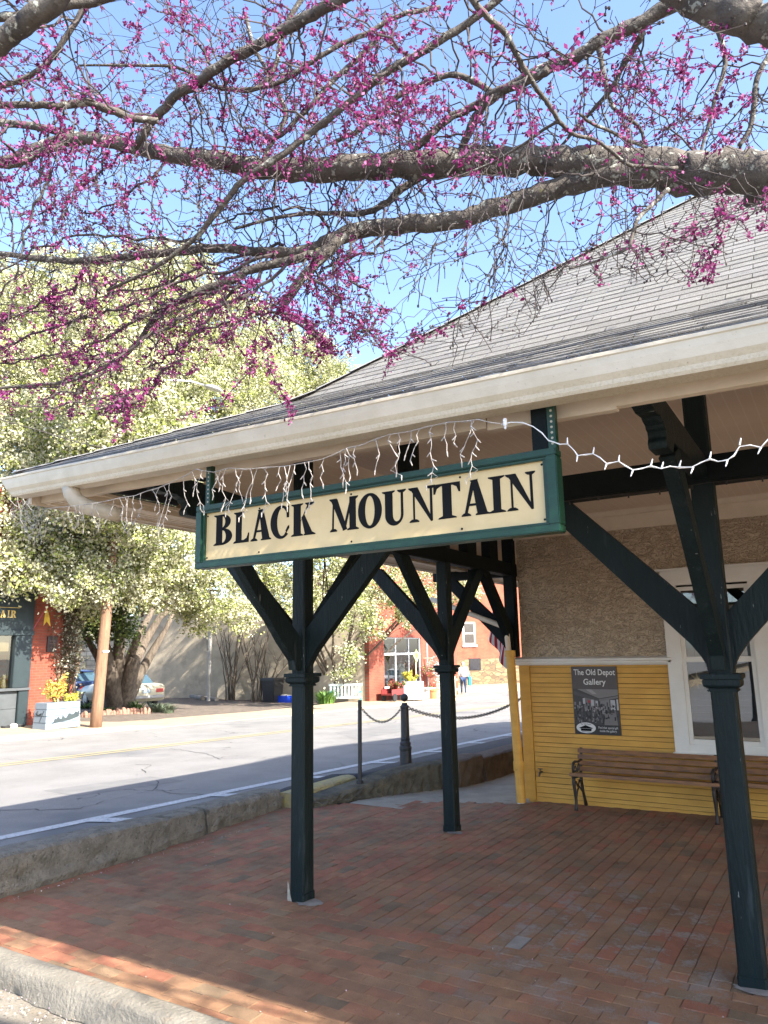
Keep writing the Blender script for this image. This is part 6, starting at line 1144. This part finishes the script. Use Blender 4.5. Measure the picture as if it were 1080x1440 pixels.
limb([(1010, -25, 24), (960, 0, 22), (905, 28, 21), (845, 58, 19), (800, 84, 17), (762, 99, 16.5), (730, 114, 14), (690, 140, 13), (670, 164, 12.5), (655, 196, 11.5), (645, 222, 10)], 3.0, 3.45)
limb([(770, 97, 13), (735, 118, 12), (695, 130, 11), (665, 150, 11), (630, 168, 10.5), (600, 194, 10), (572, 222, 9)], 3.2, 3.5)
limb([(905, 45, 10), (895, 62, 9), (875, 95, 8), (862, 122, 7), (840, 148, 6), (815, 175, 5), (790, 205, 4)], 3.1, 3.4)
limb([(1150, 60, 52), (1090, 38, 50), (1030, 20, 47), (985, 2, 42), (930, -25, 38)], 2.45, 2.6, 14)
limb([(655, -25, 10), (668, 4, 10), (690, 28, 9.5), (712, 48, 9), (728, 80, 8), (742, 105, 8), (757, 128, 7), (770, 145, 7), (785, 168, 6.5), (798, 183, 6), (812, 191, 5.5), (835, 196, 5), (860, 213, 5), (882, 231, 5.5), (905, 234, 5), (938, 237, 6), (952, 236, 5)], 2.1, 2.5, 8)
limb([(785, 170, 5), (765, 182, 4.5), (740, 200, 4), (715, 216, 3.5), (690, 230, 3), (650, 246, 2.5), (610, 260, 2)], 2.3, 2.5, 6)
limb([(815, 160, 4), (830, 172, 5), (860, 186, 5), (890, 200, 5), (910, 207, 4)], 2.5, 2.7, 6)
limb([(100, -30, 28), (75, 2, 29), (45, 24, 29), (15, 47, 29), (-30, 76, 28)], 2.2, 2.3, 12)
limb([(180, -12, 12), (130, 2, 13), (85, 10, 13), (50, 20, 12), (0, 24, 12), (-40, 26, 12)], 2.5, 2.5, 10)
limb([(122, 8, 9), (100, 40, 8.5), (78, 75, 8), (58, 95, 7.5), (30, 112, 7), (-20, 130, 6.5)], 2.6, 2.7, 8)
limb([(222, 170, 8), (205, 168, 9), (185, 166, 10), (165, 158, 11), (145, 152, 11), (122, 144, 11), (85, 149, 10), (60, 148, 9.5), (0, 148, 9), (-40, 150, 8.5)], 2.9, 2.8, 10)
limb([(620, 10, 6), (560, 22, 7), (520, 45, 7), (480, 62, 7), (430, 92, 7), (400, 112, 6.5), (370, 122, 6), (310, 125, 5), (250, 95, 4.5), (180, 92, 4), (110, 92, 3)], 3.2, 3.3, 7)
limb([(540, 45, 8), (500, 85, 8), (470, 112, 8), (440, 145, 7.5), (420, 165, 7), (395, 190, 6), (370, 200, 5)], 3.5, 3.6, 7)
limb([(430, -10, 8), (400, 40, 7.5), (388, 90, 7), (370, 118, 7), (345, 128, 6), (300, 120, 5)], 3.6, 3.7, 7)
limb([(205, 215, 9), (160, 205, 11), (105, 190, 12), (60, 180, 11), (0, 172, 10), (-40, 170, 9)], 3.75, 3.9, 8)
limb([(90, 205, 8), (55, 215, 10), (30, 228, 11), (0, 232, 11)], 3.7, 3.7, 8)
limb([(345, 20, 6), (355, 60, 5.5), (375, 100, 6), (395, 140, 6.5), (402, 165, 7), (385, 195, 7), (370, 225, 7)], 3.8, 3.7, 7)
limb([(940, 266, 7), (915, 290, 6.5), (897, 308, 6.5), (888, 335, 6), (884, 348, 5.5), (862, 358, 5), (836, 368, 4), (800, 378, 3)], 2.9, 2.8, 7)
limb([(690, 128, 9), (640, 105, 9), (595, 118, 8), (560, 135, 8), (535, 160, 7.5), (500, 185, 7), (470, 200, 6)], 3.6, 3.7, 7)
limb([(600, 245, 10), (565, 265, 11), (545, 285, 10), (510, 300, 9), (470, 300, 7), (430, 300, 6), (380, 308, 5), (330, 322, 4)], 3.6, 3.6, 8)
limb([(1000, -20, 9), (1010, 40, 8), (1020, 90, 7), (1005, 140, 6), (995, 180, 5), (985, 215, 4)], 3.3, 3.3, 7)
limb([(1085, 70, 8), (1065, 110, 8), (1060, 150, 8), (1055, 180, 7), (1040, 205, 6)], 3.4, 3.4, 7)
limb([(840, 60, 8), (850, 110, 7), (862, 150, 6), (900, 180, 5), (905, 210, 4)], 3.4, 3.4, 7)
# limbs out of the frame, to the right and above
for (a, b_, c) in (((3.6, 2.5, 3.2, .12), (2.6, 1.7, 4.2, .09), (1.0, 1.3, 4.8, .05)), ((4.6, 1.95, 2.3, .13), (5.2, 1.2, 3.5, .10), (6.0, .6, 4.6, .05)), ((3.6, 2.5, 3.2, .05), (2.0, 2.3, 4.4, .016), (.3, 1.9, 4.7, .010)), ((4.6, 1.95, 2.3, .05), (3.4, 2.4, 3.6, .018), (1.2, 2.05, 4.0, .010)), ((4.6, 1.95, 2.3, .05), (2.9, 2.05, 4.0, .016), (.9, 2.45, 4.5, .008)), ((4.6, 1.95, 2.3, .11), (2.9, 1.2, 3.4, .08), (1.0, .7, 4.2, .05))):
    P = catmull([a, b_, c], 8); pts = [Vector(p[:3]) for p in P]; limbs.tube(pts, [p[3] for p in P], 8); BR.append((pts, [p[3] for p in P]))
twigs = MB(); FLP = []; FLD = []
def lowlim(x):
    return float(np.interp(x, [-60, 0, 200, 300, 420, 540, 640, 720, 800, 900, 1000, 1080], [585, 590, 590, 500, 500, 500, 520, 490, 400, 400, 405, 300]))
def ok(p):
    x, y, k = proj(p)
    if k < 1.3: return k < -.5 or (k < 1.3 and p.x > .3)
    if -80 < x < 1160 and y > lowlim(x): return False
    # stay above the depot roof
    if p.y > 2.5:
        zr_ = zroof(max(p.y-Ye, 0))+e(p.x)+.10
        if p.z < zr_: return False
    return p.z > 2.55
fieldseed = [Vector((random.uniform(-5, 3), random.uniform(1, 4), random.uniform(2.6, 5.5))) for _ in range(60)]
def bloom(p):
    # pink comes in drifts
    x, y, k = proj(p); s = 0.0
    for cx, cy, rx, ry, w in ((560, 110, 170, 110, 1.0), (940, 130, 150, 110, .9), (330, 190, 170, 80, .7), (90, 190, 140, 130, .9), (700, 150, 130, 60, .45), (400, 470, 150, 70, 1.1), (470, 440, 80, 80, .8), (150, 490, 180, 90, .85), (330, 430, 120, 60, .7), (985, 340, 40, 70, .5), (880, 350, 40, 40, .4), (240, 40, 120, 60, .6), (430, 40, 120, 50, .7)):
        s = max(s, w*math.exp(-((x-cx)/rx)**2-((y-cy)/ry)**2))
    if not (-60 < x < 1140 and -60 < y < 620): s = .75
    return s
NT = [0]
def grow(p, d, L, r, lev, droop):
    pts = [p.copy()]; rr = [r]; n = max(3, int(L/.055)); seg = L/n; d = d.normalized(); side = d.orthogonal().normalized(); side.rotate(Quaternion(d, random.uniform(0, 6.28)))
    for i in range(n):
        z_ = (1 if i % 2 else -1)*.30
        nd = (d+side*z_+Vector((random.gauss(0, .16), random.gauss(0, .16), random.gauss(0, .14)-droop))).normalized(); q = pts[-1]+nd*seg
        if not ok(q): break
        d = (d*.8+nd*.2+Vector((random.gauss(0, .05), random.gauss(0, .05), -droop*.12))).normalized(); pts.append(q); rr.append(max(r*(1-.75*(i+1)/n), .0015))
    if len(pts) < 3: return
    NT[0] += 1; twigs.tube(pts, rr, 6 if r > .004 else 4, False)
    base = sum(bloom(q) for q in (pts[0], pts[len(pts)//2], pts[-1]))/3*random.choice((.03, .12, .5, 1.2, 2.2))
    for i in range(1, len(pts)):
        if random.random() < base*(.70 if lev > 0 else .5):
            for k in range(random.randint(5, 12)): FLP.append(tuple(pts[i]+Vector((random.gauss(0, .0085), random.gauss(0, .0075), random.gauss(0, .0075)))))
            if random.random() < .8:
                m_ = (pts[i]+pts[i-1])/2
                for k in range(random.randint(2, 6)): FLP.append(tuple(m_+Vector((random.gauss(0, .0075), random.gauss(0, .0075), random.gauss(0, .0075)))))
        elif random.random() < .45: twigs.lathe(pts[i], [(.0035, -.003), (.004, .003), (.001, .007)], 5)      # bare bud
        if lev < 2 and random.random() < (.33 if lev == 0 else .26):
            t_ = (pts[i]-pts[i-1]).normalized(); a = t_.orthogonal(); a.rotate(Quaternion(t_, random.uniform(0, 6.28))); grow(pts[i], t_*.75+a*.75, L*random.uniform(.3, .6), max(rr[i]*.7, .0014), lev+1, droop)
for pts, rr in BR:
    acc = 0
    for i in range(2, len(pts)):
        acc += (pts[i]-pts[i-1]).length; x, y, k = proj(pts[i]); inv = -60 < x < 1140 and -40 < y < 640 and k > 0
        stepd = (.043 if rr[i] < .03 else .062) if inv else .12
        while acc > stepd:
            acc -= stepd
            if random.random() < .30: continue
            t_ = (pts[i]-pts[i-1]).normalized(); a = t_.orthogonal(); a.rotate(Quaternion(t_, random.uniform(0, 6.28))); d = t_*random.uniform(.3, .9)+a+Vector((0, 0, random.uniform(-.2, .35))); grow(pts[i], d, random.uniform(.22, .72), min(rr[i]*.42, .0062)*random.uniform(.6, 1), 0, random.uniform(-.03, .13))
        # blossoms straight on the older wood
        if inv and rr[i] < .03 and random.random() < .55*bloom(pts[i]):
            for k_ in range(random.randint(4, 9)): FLP.append(tuple(pts[i]+Vector((random.gauss(0, 1), random.gauss(0, 1), random.gauss(0, 1)))*(rr[i]+.008)))
# hanging sprays drawn after the photograph
def spray(px, d, dens):
    P = catmull([(*atD(x, y, d), w/2*d/CF) for x, y, w in px], 5); pts = [Vector(p[:3])+Vector((random.gauss(0, .009), random.gauss(0, .009), random.gauss(0, .008))) for p in P]; twigs.tube(pts, [max(p[3]*.62, .0013) for p in P], 5)
    for i in range(2, len(pts), 2):
        if random.random() < .75: grow(pts[i], (pts[i]-pts[i-1]).normalized()+Vector((random.gauss(0, .8), random.gauss(0, .8), random.gauss(-.1, .6))), random.uniform(.10, .38), .0018, 1, .05)
    for i in range(1, len(pts)):
        for k in range(int(dens)): FLP.append(tuple(pts[i].lerp(pts[i-1], random.random())+Vector((random.gauss(0, .013), random.gauss(0, .013), random.gauss(0, .013)))))
        if random.random() < .25 and dens: 
            e_ = pts[i]+Vector((random.uniform(-.09, .09), random.uniform(-.03, .03), random.uniform(-.09, .02))); twigs.tube([pts[i], e_], [.002, .001], 4)
            for k in range(int(dens*2)): FLP.append(tuple(pts[i].lerp(e_, random.random())+Vector((random.gauss(0, .0075), random.gauss(0, .0075), random.gauss(0, .0075)))))
for px, d, n in (([(1025, 268, 4), (1015, 300, 3.5), (1012, 335, 3), (1000, 360, 3), (1005, 395, 2.5)], 2.75, 6), ([(1060, 288, 3), (1030, 292, 3), (990, 310, 3), (950, 335, 3), (920, 350, 2.5), (895, 357, 2)], 2.75, 4), ([(1012, 350, 2.5), (985, 378, 2), (970, 390, 2)], 2.75, 5), ([(1080, 270, 3), (1075, 300, 2.5), (1072, 322, 2)], 2.7, 7),
  ([(410, 440, 4), (430, 455, 4), (455, 482, 3), (465, 492, 2.5)], 3.1, 10), ([(360, 505, 3), (350, 520, 3), (310, 565, 3), (250, 585, 2.5)], 3.0, 9), ([(375, 500, 3.5), (385, 530, 3), (402, 560, 3), (410, 580, 2)], 3.0, 10), ([(200, 385, 4), (170, 400, 4), (130, 420, 3.5), (80, 430, 3), (0, 450, 3)], 3.3, 7), ([(210, 535, 3.5), (190, 550, 3.5), (150, 560, 3), (60, 572, 3), (-10, 570, 3)], 3.1, 8), ([(170, 560, 3), (178, 580, 3), (176, 602, 2.5)], 3.05, 9), ([(155, 495, 4), (120, 520, 4), (80, 540, 3), (20, 550, 3), (-20, 556, 2)], 3.4, 6), ([(540, 430, 3), (520, 445, 3), (490, 470, 3), (550, 485, 2), (610, 470, 2)], 3.0, 4), ([(600, 470, 2.5), (560, 495, 2), (545, 505, 2)], 3.0, 6), ([(470, 380, 3), (500, 410, 3), (520, 440, 2.5), (535, 480, 2)], 3.1, 6),
  ([(300, 400, 3), (330, 440, 2.5), (345, 470, 2.5), (352, 520, 2), (356, 585, 1.6)], 3.0, 0), ([(730, 262, 3), (715, 300, 3), (700, 340, 3), (690, 380, 2.5), (650, 430, 2.5), (640, 480, 2), (643, 515, 1.6)], 3.1, 0), ([(690, 300, 4), (705, 340, 4), (712, 360, 3.5), (690, 395, 3), (660, 420, 2.5), (600, 440, 2)], 3.1, 0), ([(770, 275, 3), (768, 310, 2.5), (762, 350, 2.5), (755, 390, 2), (752, 420, 1.6)], 3.0, 0), ([(640, 310, 3.5), (620, 345, 3), (600, 365, 3), (585, 400, 2.5), (582, 412, 2)], 3.2, 0), ([(850, 262, 3), (845, 300, 2.5), (835, 340, 2), (810, 362, 2), (770, 380, 1.8)], 3.0, 1), ([(985, 262, 3), (980, 300, 2.5), (960, 345, 2), (955, 366, 1.5)], 2.75, 0)):
    spray(px, d, n)
W_ = lambda pts, w0, w1: [(x, y, w0+(w1-w0)*i/(len(pts)-1)) for i, (x, y) in enumerate(pts)]
for pts, w0, w1, d, n in (([(389, 354), (330, 378), (260, 390), (195, 425), (136, 443), (59, 466), (0, 490), (-40, 500)], 9, 4, 3.4, 4), ([(354, 400), (283, 413), (224, 437), (165, 466), (112, 490), (47, 502), (-20, 521)], 8, 4, 3.5, 5), ([(413, 366), (366, 401), (307, 431), (248, 449), (177, 496), (120, 540), (60, 560)], 9, 4, 3.3, 5), ([(449, 354), (413, 401), (378, 437), (330, 449), (283, 466), (254, 490)], 8, 4, 3.3, 9),
  ([(378, 437), (413, 443), (449, 472), (466, 493)], 7, 4, 3.25, 12), ([(425, 384), (472, 413), (502, 455), (531, 478), (558, 502)], 7, 4, 3.1, 8), ([(502, 331), (490, 378), (514, 413), (520, 455), (500, 470)], 7, 4, 3.15, 6), ([(283, 339), (195, 336), (118, 330), (50, 352), (-10, 395)], 7, 4, 3.6, 0), ([(77, 236), (53, 283), (35, 330), (20, 390), (-5, 415)], 7, 4, 3.3, 1),
  ([(118, 387), (94, 407), (59, 425), (12, 449), (-20, 455)], 6, 4, 3.3, 9), ([(118, 378), (133, 413), (139, 449)], 6, 4, 3.3, 8), ([(80, 400), (72, 425), (76, 440)], 5, 3, 3.3, 8), ([(340, 395), (300, 440), (270, 470), (240, 500), (205, 520)], 8, 4, 3.45, 5), ([(400, 345), (340, 360), (290, 372), (225, 400), (150, 415)], 8, 4, 3.7, 3), ([(470, 330), (440, 300), (400, 290), (350, 300), (300, 318)], 8, 4, 3.7, 0), ([(560, 320), (530, 350), (470, 372), (440, 390)], 8, 4, 3.5, 2),
  ([(255, 505), (230, 520), (215, 545), (180, 570), (140, 575)], 6, 4, 3.2, 8), ([(230, 215), (215, 250), (190, 262), (165, 285), (120, 300)], 7, 4, 3.6, 7), ([(150, 215), (140, 245), (110, 262), (95, 295)], 6, 4, 3.5, 8), ([(60, 240), (75, 275), (55, 300)], 6, 4, 3.5, 8)):
    spray(W_(pts, w0, w1), d, n)
limbs.build('trunk', RBARK, RB, smooth=True); twigs.build('twigs', TWIG, RB, fixn=False)
FP_ = np.array(FLP); n = len(FP_); PK = np.array([(.25, .022, .135), (.34, .06, .21), (.17, .012, .085), (.085, .006, .04), (.45, .15, .33)]); ci = RNG.choice(5, n, p=[.34, .26, .22, .10, .08])
quads_mesh('blossom', rand_quads(FP_, .0115, 1.5), PK[ci]*RNG.uniform(.8, 1.15, (n, 1)), mat('redbud_petal', (1, 1, 1), (.92, .92, .92), .6, attr=True, trans=.4), RB)
print('twigs', NT[0], 'florets', n, 'pear quads', T1[1], T2[1], T3[1])
